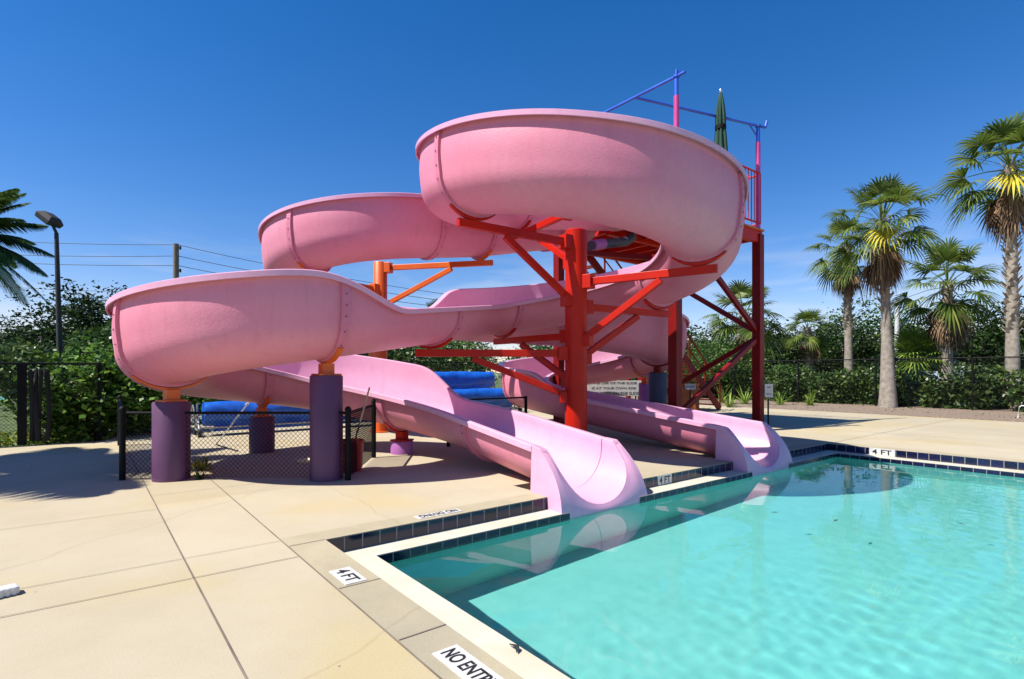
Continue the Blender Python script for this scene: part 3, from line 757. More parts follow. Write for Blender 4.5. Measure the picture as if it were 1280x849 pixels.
# water feed pipe below the platform
wp = empty('feed_pipe', (8.2, 4.4, 4.35), 'dark water feed pipe with a violet band below the tower floor', 'pipe')
b = MB(); pts = [ray(738, 12.9, 4.45), ray(757, 13.3, 4.60), ray(783, 13.7, 4.75), ray(791, 13.8, 4.9), ray(792, 13.8, 5.05)]
b.tube([p-wp.location for p in pts], .12, 12); b.build('pipe', M['bluegrey'], wp, smooth=True)
b = MB(); b.cyl(ray(741, 12.9, 4.47)-wp.location, ray(754, 13.2, 4.575)-wp.location, .125, n=14); b.build('band', M['lpurple'], wp, smooth=True)

# umbrella on the tower
up_ = Vector((11.35, 3.05, ZP-.07))
um = empty('closed_umbrella', up_, 'closed dark green patio umbrella tied shut on the tower platform', 'umbrella')
b = MB(); b.cyl((0, 0, 0), (0, 0, 3.45), .024, n=10); b.lathe((0, 0, 3.43), [(.02, 0), (.035, .03), (.035, .06), (.01, .09)], 12); b.build('pole', M['alu'], um, smooth=True)
b = MB()
prof = [(.135, 1.55), (.17, 1.62), (.15, 1.9), (.13, 2.2), (.115, 2.42), (.10, 2.5), (.11, 2.58), (.105, 2.85), (.075, 3.15), (.04, 3.4), (.02, 3.43)]
b.lathe((0, 0, 0), prof, 48, wob=lambda a, j: 1+.22*math.cos(8*a+.3*j)*(1 if j < 9 else .3)); b.build('canopy', M['umb'], um, smooth=True)
b = MB(); b.lathe((0, 0, 0), [(.13, 2.44), (.14, 2.45), (.14, 2.55), (.13, 2.56)], 24); b.build('tie_strap', M['black'], um, smooth=True)
b = MB(); b.lathe((0, 0, 0), [(.25, 0), (.25, .05), (.06, .08), (.04, .35)], 20); b.build('base', M['dark'], um, smooth=True)

# staircase behind the tower
st = empty('staircase', (15, 7.2, 0), 'red and orange staircase climbing to the back of the slide tower', 'staircase')
S0 = st.location.copy(); SV0, SV1 = 6.8, 7.8
def ls(x, y, z): return Vector((x, y, z))-S0
flights = [((17.6, 0), (14.6, 2.55)), ((13.4, 2.55), (9.9, ZP-.05))]
b = MB(); tr = MB(); rl = MB()
for (x0, z0), (x1, z1) in flights:
    for y in (SV0, SV1): b.beam(ls(x0, y, z0+.02), ls(x1, y, z1), .06, .26)
    n = int((z1-z0)/.19)
    for k in range(n):
        t = (k+.7)/n; tr.box(ls(x0+(x1-x0)*t, (SV0+SV1)/2, z0+(z1-z0)*t+.05), (.29, SV1-SV0-.06, .04))
    for y in (SV0, SV1):
        rl.cyl(ls(x0, y, z0+1.0), ls(x1, y, z1+1.0), .03, n=8); rl.cyl(ls(x0, y, z0+.55), ls(x1, y, z1+.55), .022, n=8)
        for k in range(4):
            t = k/3; xx, zz = x0+(x1-x0)*t, z0+(z1-z0)*t; rl.cyl(ls(xx, y, zz), ls(xx, y, zz+1.0), .03, n=8)
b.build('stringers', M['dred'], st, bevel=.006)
tr.box(ls(14.0, (SV0+SV1)/2, 2.55), (1.2, SV1-SV0, .06)); tr.build('treads', M['stair'], st)
rl.cyl(ls(14.6, SV0, 3.55), ls(13.4, SV0, 3.55), .03, n=8); rl.cyl(ls(14.6, SV1, 3.55), ls(13.4, SV1, 3.55), .03, n=8)
rl.build('handrail', M['dred'], st, smooth=True)
for x in (13.4, 14.6):
    for y in (SV0, SV1):
        b = MB(); b.box(ls(x, y, 1.26), (.13, .13, 2.52)); b.build('leg', M['dred'], st, bevel=.008)
b = MB()
for k in range(6): b.box(ls(14.0, SV0-.10, .15+k*.2), (2.0, .04, .185))
b.build('side_panel', M['stair'], st, bevel=.004)
# rule board at the stair foot and the sign board behind the rear flume
def board(name, pos, rz, w_, h_, zc_, lines, label, cat, posts=True, pmat='black', letter=.05):
    r = empty(name, pos, label, cat, rz=rz)
    b = MB(); b.box((0, 0, zc_), (w_, .025, h_)); b.build('panel', M['label'], r, bevel=.004)
    if posts:
        for x in posts:
            b = MB(); b.cyl((x, .035, 0), (x, .035, zc_+h_/2), .022, n=8); b.build('post', M[pmat], r, smooth=True)
    n = len(lines)
    for k, (tx, sz, wd) in enumerate(lines):
        zz = zc_+h_/2-h_*(k+.5)/n
        text_mesh('lettering', tx, sz, M['letter'], r, frame((0, -.0150, zz), (1, 0, 0), (0, 0, 1)), fit=(wd, sz*.72))
    return r
cam_rz = math.atan2(RY, RX)
board('rules_sign', ray(768, 17.6), cam_rz, 1.75, .5, .92, [('THE USE OF THE SLIDE', .10, 1.45), ('IS AT YOUR OWN RISK', .10, 1.45), ('ONE RIDER ON THE SLIDE', .13, 1.6)], 'wide white rules sign with black lettering behind the rear flume', 'sign', (-.7, .7))
board('notice_sign', ray(961, 14.45), cam_rz, .22, .36, .95, [('NO', .06, .09), ('DIVING', .05, .16)], 'small white notice on a thin black post beside the red tower leg', 'sign', (0,))
nb = board('notice_plate', ray(863, 18.3), cam_rz, .36, .2, .95, [('STOP', .09, .26)], 'small white plate on the orange stair side panel', 'sign', (0,))
b = MB(); b.box((0, .06, .48), (.62, .06, .96)); b.build('backboard', M['stair'], nb)

# ------------------------------------------------------------------ fences
def chain(mb, p, q, h, cell, r, z0=.03):
    p, q = Vector(p), Vector(q); d = q-p; L = d.length; d.normalize(); n = d.cross(Vector((0, 0, 1)))
    hh = h-z0; k = -hh
    def wire(a, b):
        vs = []
        for e in (a, b):
            for t in range(3):
                an = 2*math.pi*t/3; vs.append(e+n*math.cos(an)*r+Vector((0, 0, math.sin(an)*r)))
        mb.add(vs, [(0, 1, 4, 3), (1, 2, 5, 4), (2, 0, 3, 5)])
    x = -hh
    while x < L:
        for sg in (1, -1):
            a, b = x, x+hh
            za, zb_ = (0, hh) if sg > 0 else (hh, 0)
            if a < 0: za = za+(zb_-za)*(-a)/hh; a = 0
            if b > L: zb_ = za+(zb_-za)*((L-a)/(b-a)) if b > a else zb_; b = L
            if b-a > .01: wire(p+d*a+Vector((0, 0, z0+za))+n*.002*sg, p+d*b+Vector((0, 0, z0+zb_))+n*.002*sg)
        x += cell
def fence(name, pts, h, cell, r, label, spacing=2.4, pr=.03, rr=.02, group=None, mat='black', bottom=False, ball=False, skip_first=False):
    pts = [Vector((p[0], p[1], 0)) for p in pts]
    root = empty(name, pts[0], label, 'fence', group); o0 = root.location.copy()
    m = MB(); rl = MB(); done = set()
    for a, b in zip(pts[:-1], pts[1:]):
        chain(m, a-o0, b-o0, h, cell, r)
        rl.cyl(a-o0+Vector((0, 0, h)), b-o0+Vector((0, 0, h)), rr, n=8)
        if bottom: rl.cyl(a-o0+Vector((0, 0, .05)), b-o0+Vector((0, 0, .05)), rr*.4, n=6)
        n = max(1, round((b-a).length/spacing))
        for k in range(n+1):
            c = a.lerp(b, k/n); key = (round(c.x, 2), round(c.y, 2))
            if key in done: continue
            done.add(key); f = MB(); f.cyl(c-o0, c-o0+Vector((0, 0, h+.03)), pr, n=12)
            if ball: f.lathe((c.x-o0.x, c.y-o0.y, h+.03), [(pr*1.15, 0), (pr*1.15, .02), (pr*.9, .045), (pr*.3, .06)], 12)
            f.build('post', M[mat], root, smooth=True)
    m.build('mesh', M[mat], root); rl.build('rail', M[mat], root, smooth=True)
    return root
f1, f2, f3 = cam2w(-5.23, 7.27), cam2w(-2.2, 7.27), cam2w(-2.34, 9.17)
f0 = cam2w(-7.75, 10.7)
fence('chain_link_fence', [f0, f1, f2, f3], .9, .062, .0042, 'low black chain link fence enclosing the purple posts under the left bend', 3.4, .038, .019, ball=True)
fence('chain_link_fence', [(3.9, 4.35), (5.85, 4.35)], .9, .062, .004, 'short piece of low black fence between the two slide runs', 2.4, .034, .018)
fence('chain_link_fence', [(24.4, -12), (24.4, 19.5)], 1.98, .07, .0030, 'tall black chain link fence in front of the right hand hedge', 3.15, .035, .024)
fence('chain_link_fence', [(-13.5, 9.75), (-1.4, 9.75)], 1.62, .07, .0045, 'black chain link fence along the left deck edge before the tennis court', 3.0, .035, .022)
fence('chain_link_fence', [(-1.0, 17.0), (13.2, 17.0)], 1.9, .08, .003, 'black chain link fence at the back before the long trimmed hedge', 3.0, .035, .022)
# rolled windscreen on the left fence
ws = empty('rolled_windscreen', gnd(53, 552)+Vector((0, .0, 0)), 'gathered black windscreen mesh hanging on the left fence', 'windscreen')
ws.location = (-2.25, 9.6, 0)
b = MB()
for k in range(4): b.tube([(-.22+k*(.06+.02*(k%2))+.02*math.sin(k*2+z*3), .03*math.cos(k*3+z*2), .08+z) for z in np.linspace(0, 1.42, 9)], [.04+.008*math.sin(k+3*z) for z in np.linspace(0, 1.42, 9)], 8)
b.build('folded_cloth', noise_mat('windscreen_mesh', (.004, .005, .005), (.022, .022, .022), 60., .9), ws, smooth=True)
b = MB(); b.box((-.36, 0, .82), (.14, .05, 1.6)); b.build('gate_stile', M['black'], ws)

# ------------------------------------------------------------------ cover reels
def reel(pos, L, zc_, rad, label, drop=True):
    r = empty('cover_reel', pos, label, 'cover reel', 'rolled blue pool covers')
    b = MB(); n = 40; vs = []; seg = 40
    for k in range(n+1):
        x = .12+(L-.24)*k/n
        for t in range(seg):
            a = 2*math.pi*t/seg
            rr = rad*(1+.03*math.sin(3*a+k*.5)+.018*math.sin(k*1.7+2*a)+(.045 if k in (0, n) else 0)*-1)
            vs.append((x, rr*math.cos(a), zc_+rr*math.sin(a)*(1.0 if math.sin(a) > 0 else 1.08)))
    fs = [(k*seg+t, k*seg+(t+1) % seg, (k+1)*seg+(t+1) % seg, (k+1)*seg+t) for k in range(n) for t in range(seg)]
    fs += [tuple(range(seg-1, -1, -1)), tuple(range(n*seg, (n+1)*seg))]
    b.add(vs, fs); b.build('rolled_cover', M['cover'], r, smooth=True)
    if drop:
        b = MB(); vs = []
        for k in range(31):
            x = .3+(L-.6)*k/30
            for jx in range(5): vs.append((x, -rad*.75+.03*math.sin(k*1.3+jx), zc_-rad*.5-(zc_-rad*.5-.10)*jx/4))
            for jx in range(5): vs.append((x, -rad*.75+.02+.03*math.sin(k*1.3+jx), zc_-rad*.5-(zc_-rad*.5-.10)*jx/4))
        fs = []
        for k in range(30):
            for jx in range(4):
                fs.append((k*10+jx, k*10+jx+1, (k+1)*10+jx+1, (k+1)*10+jx)); fs.append((k*10+5+jx, (k+1)*10+5+jx, (k+1)*10+6+jx, k*10+6+jx))
            fs.append((k*10+4, k*10+9, (k+1)*10+9, (k+1)*10+4))
        b.add(vs, fs); b.build('loose_flap', M['cover'], r, smooth=True)
    for x in (0, L):
        b = MB()
        b.cyl((x, -.34, .14), (x, .34, .14), .025, n=8); b.cyl((x, -.3, .14), (x, -.03, zc_), .024, n=8); b.cyl((x, .3, .14), (x, .03, zc_), .024, n=8)
        b.cyl((x, 0, .14), (x, 0, zc_+.24), .022, n=8); b.cyl((x-.1, -.15, zc_), (x+.1, .15, zc_), .02, n=8)
        fr_ = b.build('end_frame', M['grey'], r, smooth=True)
        for y in (-.32, .32):
            b = MB(); b.cyl((x-.03, y, .09), (x+.03, y, .09), .09, n=18); b.build('caster', M['dark'], fr_, smooth=True)
        b = MB(); b.tube([(x+(-.09 if x == 0 else .09), .2*math.cos(a), zc_+.2*math.sin(a)) for a in np.linspace(0, 2*math.pi, 21)], .014, 6); b.build('hand_wheel', M['grey'], fr_, smooth=True)
    b = MB(); b.cyl((0, 0, zc_), (L, 0, zc_), .05, n=10); b.cyl((0, -.3, .2), (L, -.3, .2), .022, n=8); b.build('axle', M['grey'], r, smooth=True)
    return r
reel((.35, 9.35, 0), 5.4, .50, .27, 'blue pool cover reel standing at the left behind the short purple post')
reel((4.3, 10.6, 0), 6.2, .58, .30, 'lower blue pool cover reel seen between the two slides')
reel((4.3, 11.9, 0), 6.2, 1.17, .29, 'upper blue pool cover reel behind the other between the two slides')

# ------------------------------------------------------------------ small things
# bin with mop
bc = cam2w(-2.37, 7.95)
bk = empty('waste_bin', bc, 'dark red plastic bin by the fence post with a handle in it', 'bin')
b = MB(); b.lathe((0, 0, 0), [(.15, 0), (.19, .40), (.20, .42), (.20, .45), (.185, .455), (.17, .05)], 24); b.build('body', M['bucket'], bk, smooth=True)
b = MB(); b.tube([(.19*math.cos(a), .02, .36+.16*math.sin(a)*-1) for a in np.linspace(0, math.pi, 13)], .006, 6); b.build('bail', M['grey'], bk, smooth=True)
mo = empty('mop', bc+Vector((.02, .02, .06)), 'wooden mop handle leaning out of the red bin', 'mop')
b = MB(); tip = ray(462, 8.1, 1.22)-mo.location; b.cyl((-.02, -.02, .15), tip, .014, n=8); b.build('handle', M['handle'], mo, smooth=True)
b = MB()
for k in range(14):
    a = k*2.4; b.tube([(-.02+.01*math.cos(a), -.02+.01*math.sin(a), .17), (.05*math.cos(a), .05*math.sin(a), .09), (.06*math.cos(a), .06*math.sin(a), .0)], .008, 5)
b.build('mop_head', M['white'], mo)
# brush pole lying against the reel
pb = gnd(270, 557)
po = empty('brush_pole', pb, 'pale telescopic pole leaning up inside the fenced area', 'pole')
b = MB(); top = ray(308, 10.3, .82)-pb; b.cyl((0, 0, .02), top, .013, n=8); b.build('pole', M['alu'], po, smooth=True)
b = MB(); b.cyl(top, top*1.05, .024, n=10); b.build('grip', M['white'], po, smooth=True)
b = MB(); q2 = gnd(297, 565)-pb; b.cyl((0, 0, .02), (q2.x, q2.y, .02), .012, n=8); b.build('lower_section', M['dark'], po, smooth=True)
# round lid in the shade
ld = empty('round_lid', gnd(388, 577), 'pale yellow round lid lying in the shade beside the tall purple post', 'lid')
b = MB(); b.lathe((0, 0, 0), [(.19, 0), (.20, .015), (.195, .03), (.06, .04), (.05, .055), (.01, .056)], 28); b.build('disc', M['yellow'], ld, smooth=True)
# weed
def leaf_tuft(n, h, spread, lw):
    V = []; Fq = []
    for k in range(n):
        a = rng.uniform(0, 2*math.pi); el = rng.uniform(.5, 1.4); L = h*rng.uniform(.6, 1.1)
        d = np.array([math.cos(a)*math.cos(el), math.sin(a)*math.cos(el), math.sin(el)]); s_ = np.array([-math.sin(a), math.cos(a), 0])
        b0 = np.array([rng.normal(0, spread), rng.normal(0, spread), 0]); pts = []
        for t in (0, .35, .7, 1.):
            c = b0+d*L*t+np.array([math.cos(a), math.sin(a), -1.0])*L*.28*t*t*math.cos(el)
            w_ = lw*(.55, 1., .75, .05)[(0, .35, .7, 1.).index(t)]
            pts += [c-s_*w_/2, c+s_*w_/2]
        o_ = len(V); V += pts
        for t in range(3): Fq.append((o_+2*t, o_+2*t+1, o_+2*t+3, o_+2*t+2))
    return np.array(V), np.array(Fq)
V, Fq = leaf_tuft(34, .24, .07, .035); o = mesh_np('weed', V, Fq, M['weed']); o.location = gnd(254, 587); tag(o, 'yellow green weed sprouting through the deck inside the low fence', 'weed')
V, Fq = leaf_tuft(14, .13, .03, .03); o = mesh_np('weed', V, Fq, M['green']); o.location = gnd(249, 599); tag(o, 'tiny green weed at the foot of the low front fence', 'weed')
# white block on the deck at the left edge
o_ = empty('plastic_block', gnd(8, 744), 'white ribbed plastic strip lying on the deck at the left edge', 'strip', rz=math.atan2(.2, .95))
b = MB(); b.box((-.22, 0, .028), (.56, .10, .056)); b.build('body', M['white'], o_, bevel=.015)
b = MB()
for k in range(18): b.box((-.48+k*.03, -.0525, .028), (.014, .006, .046))
b.build('ribs', M['white'], o_)
# feather on the gutter ledge
fp = gnd(646, 818, ZL)
ft = MB(); vs = []
for k in range(11):
    t = k/10; w_ = .014*math.sin(math.pi*min(1, t*1.05+.05))+.001
    for sx in (-1, 0, 1): vs.append((sx*w_+.012*math.sin(t*5), t*.10, .004+.012*math.sin(t*3)+(.004 if sx == 0 else .010)))
fs = [(k*3+a_, k*3+a_+1, (k+1)*3+a_+1, (k+1)*3+a_) for k in range(10) for a_ in (0, 1)]
ft.add(vs, fs); o = ft.build('feather', M['dark'], smooth=True); o.location = fp; o.rotation_euler = (0, 0, R(-20)); tag(o, 'small dark feather on the white pool gutter', 'feather')
m_ = o.modifiers.new('t', 'SOLIDIFY'); m_.thickness = .001
# floor drain
dp = gnd(832, 714, ZF)
dr = empty('floor_drain', (dp.x, dp.y, ZF), 'square grate in the pool floor seen through the water', 'drain')
b = MB(); b.box((0, 0, .006), (.62, .62, .012)); b.build('frame', M['white'], dr)
b = MB()
for k in range(9): b.box((-.24+k*.06, 0, .015), (.03, .52, .006))
b.build('bars', noise_mat('drain_bars', (.30, .55, .45), (.4, .65, .55), 5.), dr)
# floating leaves
for k, (px, py) in enumerate(((1045, 651), (1200, 655), (969, 641))):
    b = MB(); b.add([(-.05, 0, .004), (0, -.018, .008), (.055, 0, .004), (0, .018, .008)], [(0, 1, 2, 3)])
    o = b.build('floating_leaf', M['dark']); o.location = gnd(px, py, ZW); o.rotation_euler = (0, 0, 1.3*k)
    tag(o, ['small dark leaf floating in mid pool nearer the slides', 'small dark leaf floating toward the right side', 'small dark leaf floating just outside the round shadow', 'small dark leaf floating closest to the camera'][k], 'leaf', 'leaves floating on the pool')
# lounge chair at the right edge
lc = empty('lounge_chair', ray(1296, 16.2), 'white framed lounge chair at the right edge of the deck', 'chair', rz=cam_rz)
b = MB()
for y in (0, .62):
    b.tube([(0, y, .0), (.06, y, .36), (.12, y, .40), (1.9, y, .40)], .018, 8); b.tube([(1.4, y, 0), (1.34, y, .40)], .018, 8)
for x in (.12, 1.88): b.cyl((x, 0, .40), (x, .62, .40), .018, n=8)
b.build('frame', M['white'], lc, smooth=True)
b = MB()
for k in range(16): b.box((.2+k*.107, .31, .405), (.085, .60, .012))
b.build('straps', M['white'], lc)

# ------------------------------------------------------------------ vegetation
def leaves(centers, size, mats, name, parent=None, aspect=.55, midx=None, upbias=.3):
    n = len(centers)
    d = rng.normal(size=(n, 3)); d /= np.linalg.norm(d, axis=1)[:, None]
    nn = rng.normal(size=(n, 3)); nn[:, 2] = np.abs(nn[:, 2])+upbias
    s_ = np.cross(d, nn); s_ /= np.linalg.norm(s_, axis=1)[:, None]
    l = (size*rng.uniform(.6, 1.4, n))[:, None]; w_ = l*aspect
    V = np.stack([centers-d*l/2, centers+s_*w_/2, centers+d*l/2, centers-s_*w_/2], 1).reshape(-1, 3)
    Fq = np.arange(4*n).reshape(-1, 4)
    return mesh_np(name, V, Fq, mats, parent, midx)
def crown_pts(R3, n_clump, per, clump_r, shell=.62, flat=.0):
    c = rng.normal(size=(n_clump, 3)); c /= np.linalg.norm(c, axis=1)[:, None]
    rad = shell+(1-shell)*rng.random(n_clump); rad *= 1+.16*np.sin(c[:, 0]*5+1)+.12*np.sin(c[:, 1]*7)+.1*np.sin(c[:, 2]*6+2)
    c = c*rad[:, None]; c[:, 2] = np.where(c[:, 2] < -.55, -.55+(c[:, 2]+.55)*.3, c[:, 2])
    c = c*np.array(R3)
    sz = clump_r*rng.uniform(.6, 1.3, n_clump)
    pts = c[:, None, :]+rng.normal(size=(n_clump, per, 3))*sz[:, None, None]*np.array([1, 1, .7])
    return pts.reshape(-1, 3), c
def make_tree(name, R3, trunk_h, n_clump, per, clump_r, leaf, mat, trunk_r=.16):
    root = empty(name, (0, 0, 0), 'tree', 'tree')
    pts, cl = crown_pts(R3, n_clump, per, clump_r); zc_ = trunk_h+R3[2]*.62
    pts[:, 2] += zc_
    leaves(pts, leaf, [mat, M['green'] if mat is M['oak'] else M['lime']], 'crown', root, midx=np.repeat((rng.random(n_clump) < .13).astype(int), per))
    b = MB(); b.tube([(0, 0, 0), (.1, .05, trunk_h*.5), (0, .1, trunk_h), (.05, 0, zc_+R3[2]*.3)], [trunk_r*1.4, trunk_r, trunk_r*.8, trunk_r*.3], 9)
    for k in range(7):
        t = cl[rng.integers(len(cl))]; b.tube([(0, .08, trunk_h*.9), (t[0]*.4, t[1]*.4, trunk_h+(zc_+t[2]-trunk_h)*.55), (t[0]*.9, t[1]*.9, zc_+t[2])], [trunk_r*.5, trunk_r*.3, trunk_r*.1], 6)
    b.build('trunk', M['bark'], root, smooth=True)
    return root
def place(proto, first, loc, rz, sc, label, cat='tree', group=None):
    o = proto if first else copy_tree(proto)
    o.location = loc; o.rotation_euler = (0, 0, rz); o.scale = (sc[0], sc[0], sc[1]) if isinstance(sc, tuple) else (sc, sc, sc)
    tag(o, label, cat, group); return o
oak = make_tree('broadleaf_tree', (3.4, 3.2, 2.9), 1.4, 260, 52, .42, .20, M['oak'])
gre = make_tree('broadleaf_tree', (2.6, 2.6, 2.3), 1.2, 200, 55, .34, .17, M['green'])
T = [  # proto, px, Y, scale, label, group
 (0, 100, 31, (1.15, .9), 'large dark tree behind the lamp post'), (0, 22, 36, (1.2, .68), 'dark rounded tree at the far left behind the fence'), (0, 148, 35, (1.2, .95), 'dark tree next to the pink left bend'),
 (0, -40, 40, (1.1, .75), 'dark tree cut off by the left edge'), (0, 215, 44, 1.2, 'dark tree whose top shows under the utility pole'), (0, 300, 42, 1.05, 'dark tree behind the left flume loop'),
 (0, 1215, 38, (1.45, .95), 'broad dark tree between the shaggy palm and the right palm'), (0, 1290, 36, (1.2, .88), 'dark tree cut by the right edge'), (0, 1165, 44, (1.3, .8), 'dark tree behind the shaggy low palm'),
 (1, 1085, 50, (1.8, 1.45), 'bright green tree behind the leaning pair of palms'), (1, 1128, 46, (1.35, .95), 'green tree right of the tall white pole'), (0, 985, 48, (1.2, .75), 'low dark tree left of the small fan palm'),
 (0, 935, 42, (1.3, .85), 'dark tree below the fan palm by the tower leg'), (1, 880, 40, (1.2, .80), 'green tree seen right of the rear flume'), (1, 905, 30, (.9, .62), 'small green tree behind the stairs'),
 (0, 1045, 46, (1.3, .85), 'dark tree behind the thin left palm'), (0, 820, 44, (1.3, .9), 'dark tree hidden behind the rear flume'), (1, 690, 44, (1.3, 1.0), 'low green tree behind the middle of the slides'),
 (1, 420, 40, (1.2, .95), 'low green tree behind the left slide run'), (1, 560, 38, (1.5, .85), 'wide low green tree above the long hedge')]
used = [False, False]
for k, px, Y, sc, lab in T:
    p = [oak, gre][k]; place(p, not used[k], ray(px, Y), rng.uniform(0, 6.28), sc, lab, 'tree', 'trees beyond the pool fence'); used[k] = True
# hedges: a box volume of leaves on dark twigs
def hedge(name, x0, y0, x1, y1, h, n, leaf, mat, label, wob=.3):
    root = empty(name, ((x0+x1)/2, (y0+y1)/2, 0), label, 'hedge'); cx, cy = root.location.x, root.location.y
    long_y = (y1-y0) > (x1-x0); Ln = max(x1-x0, y1-y0); Wd = min(x1-x0, y1-y0)
    nc = int(Ln*3.4); P = []; MI = []
    for k in range(nc):     # overlapping leafy clumps of uneven height
        l_ = rng.uniform(0, Ln); w_ = rng.choice([.18, .5, .82])*Wd+rng.normal(0, .1); hz = h*(1+wob*rng.normal(0, .55))*(.62+.3*math.sin(l_*.8)*.3)
        rr = np.array([rng.uniform(.4, .75), rng.uniform(.4, .75), rng.uniform(.35, .6)])
        for zc_ in (hz-rr[2]*.4, hz*.55, hz*.2):
            m_ = int(n/nc/3); d = rng.normal(size=(m_, 3)); d /= np.linalg.norm(d, axis=1)[:, None]
            q_ = d*rr*(1-.35*rng.random(m_)[:, None]**2)*(1+.12*rng.normal(size=(m_, 1)))
            q_ += np.array([w_ if long_y else l_, l_ if long_y else w_, zc_]); P.append(q_); MI.append(np.full(m_, int(rng.random() < .14)))
    P = np.concatenate(P); P[:, 2] = np.abs(P[:, 2])+.02; P[:, 0] += x0-cx; P[:, 1] += y0-cy
    leaves(P, leaf, [mat, M['green']], 'foliage', root, .6, midx=np.concatenate(MI))
    return root
hedge('clipped_hedge', 24.7, -10, 26.9, 20, 1.95, 60000, .17, M['hedge'], 'long glossy green hedge along the right hand fence')
hedge('clipped_hedge', -2, 17.4, 15.5, 19.4, 3.7, 40000, .17, M['hedge'], 'long clipped green hedge behind the blue cover reels')
# shrubs by the left fence
def shrub(n_cl, per, R3, cr, leaf, mat, name='shrub'):
    root = empty(name, (0, 0, 0), 'shrub', 'shrub')
    pts, cl = crown_pts(R3, n_cl, per, cr, .5); pts[:, 2] = np.abs(pts[:, 2]+R3[2]*.85)
    leaves(pts, leaf, mat, 'foliage', root, .6)
    for k in range(7):
        b = MB(); t = cl[k]; b.tube([(t[0]*.1, t[1]*.1, 0), (t[0]*.45, t[1]*.45, R3[2]*.6), (t[0]*.8, t[1]*.8, R3[2]*.9+t[2]*.7)], [.022, .014, .006], 5)
        b.build('stem', M['bark'], root, smooth=True)
    return root
sh = shrub(120, 55, (1.0, .9, 1.05), .17, .13, M['bush'])
S = [(112, 12.1, (1.2, .92), 'bushy green shrub behind the left fence beside the gathered windscreen'), (165, 12.9, (1.1, .8), 'green shrub half hidden by the left pink bend'),
     (215, 15.5, (1.1, .8), 'green shrub behind the end of the left blue reel')]
for k, (px, Y, sc, lab) in enumerate(S): place(sh, k == 0, ray(px, Y), k*1.9, sc, lab, 'shrub', 'shrubs behind the left fence')
# small tree with forked trunk near the left fence
ft_ = empty('forked_tree', ray(16, 11.9), 'small tree with two thin dark trunks behind the left fence', 'tree')
b = MB(); b.tube([(.2, 0, -.03), (.05, 0, .55), (-.15, .1, 1.0), (-.3, .1, 1.5)], [.045, .04, .03, .015], 7); b.tube([(.32, 0, -.03), (.42, .05, .5), (.25, .1, .95), (.4, .1, 1.5)], [.045, .04, .03, .015], 7); b.build('trunk', M['bark'], ft_, smooth=True)
pts, _ = crown_pts((.9, .9, .55), 60, 50, .16, .4); pts[:, 2] += 1.55; leaves(pts, .11, M['hedge'], 'crown', ft_)
# ground cover
def cover(name, x0, y0, x1, y1, n, h, leaf, mats, label):
    p = np.stack([rng.uniform(x0, x1, n), rng.uniform(y0, y1, n), rng.random(n)**1.5*h], 1)
    p[:, 2] *= .6+.5*np.sin(p[:, 0]*3.1)*np.sin(p[:, 1]*4.3)
    p[:, 2] = np.abs(p[:, 2])-.02
    mi = (rng.random(n) < .12).astype(int)*(np.sin(p[:, 0]*2.2+1) > 0)
    o = leaves(p, leaf, mats, name, midx=mi); o['kind'] = 'stuff'; o['label'] = label; return o
cover('ground_cover', -9, 9.9, -1.2, 11.2, 8000, .30, .09, [M['lime'], M['flower']], 'yellow green flowering ground cover along the left fence')
cover('grass', 20, -8, 24.6, 19, 1500, .07, .09, [M['green'], M['lime']], 'sparse weeds in the mulch bed')
# spiky plants before the right hedge
V, Fq = leaf_tuft(26, .95, .05, .075); sp0 = mesh_np('bromeliad', V, Fq, M['lime'])
for k, (px, Y, sc, lab) in enumerate(((931, 24.2, 1.0, 'spiky lime plant left of the red tower leg'), (975, 23.6, .85, 'spiky lime plant just right of the red tower leg'), (1013, 23.2, .85, 'spiky lime plant farthest right before the hedge'),
        (902, 24.8, 1.15, 'spiky lime plant behind the stair rail'), (912, 22.2, .75, 'low spiky lime plant by the foot of the stairs'))):
    o = sp0 if k == 0 else sp0.copy()
    if k: COL.objects.link(o)
    o.location = ray(px, Y); o.rotation_euler = (0, 0, k*1.3); o.scale = (sc,)*3
    tag(o, lab, 'plant', 'spiky plants along the mulch bed')

# palms
def fan_leaf(V, Fq, mi, origin, az, el, pet, blade, nseg, droop, m, span=112, twist=0., w0=.038):
    d = np.array([math.cos(az)*math.cos(el), math.sin(az)*math.cos(el), math.sin(el)]); s_ = np.array([-math.sin(az), math.cos(az), 0.])
    n = np.cross(d, s_); s_ = s_*math.cos(twist)+n*math.sin(twist); n = np.cross(d, s_)
    # petiole
    tip = origin+d*pet+np.array([0, 0, -1])*droop*.35*pet
    for a, b, w_ in ((origin, origin+d*pet*.5+np.array([0, 0, -1])*droop*.08*pet, .035), (origin+d*pet*.5+np.array([0, 0, -1])*droop*.08*pet, tip, .026)):
        o = len(V); V += [a-s_*w_, a+s_*w_, b+s_*w_*.8, b-s_*w_*.8]; Fq.append((o, o+1, o+2, o+3)); mi.append(m)
    d2 = d+np.array([0, 0, -1])*droop*.55; d2 /= np.linalg.norm(d2); n = np.cross(d2, s_); n /= np.linalg.norm(n)
    if n[2] < 0: n = -n
    for k in range(nseg):
        ph = R(-span+2*span*(k+.5)/nseg); L = blade*(1-.28*abs(ph)/R(span))*rng.uniform(.9, 1.08)
        sd = d2*math.cos(ph)+s_*math.sin(ph); ln = -d2*math.sin(ph)+s_*math.cos(ph)
        fold = n*abs(math.sin(ph))*.25
        sd = sd+fold; prev = None
        for t, w_ in ((.04, .35), (.45, 1.), (.75, .7), (1., .04)):
            c = tip+sd*L*t+np.array([0, 0, -1])*(droop*.75+.12)*L*t**2.6+n*.01*((k % 2)*2-1)
            ww = w0*w_*blade
            o = len(V); V += [c-ln*ww, c+ln*ww]
            if prev is not None: Fq.append((prev, prev+1, o+1, o)); mi.append(m)
            prev = o
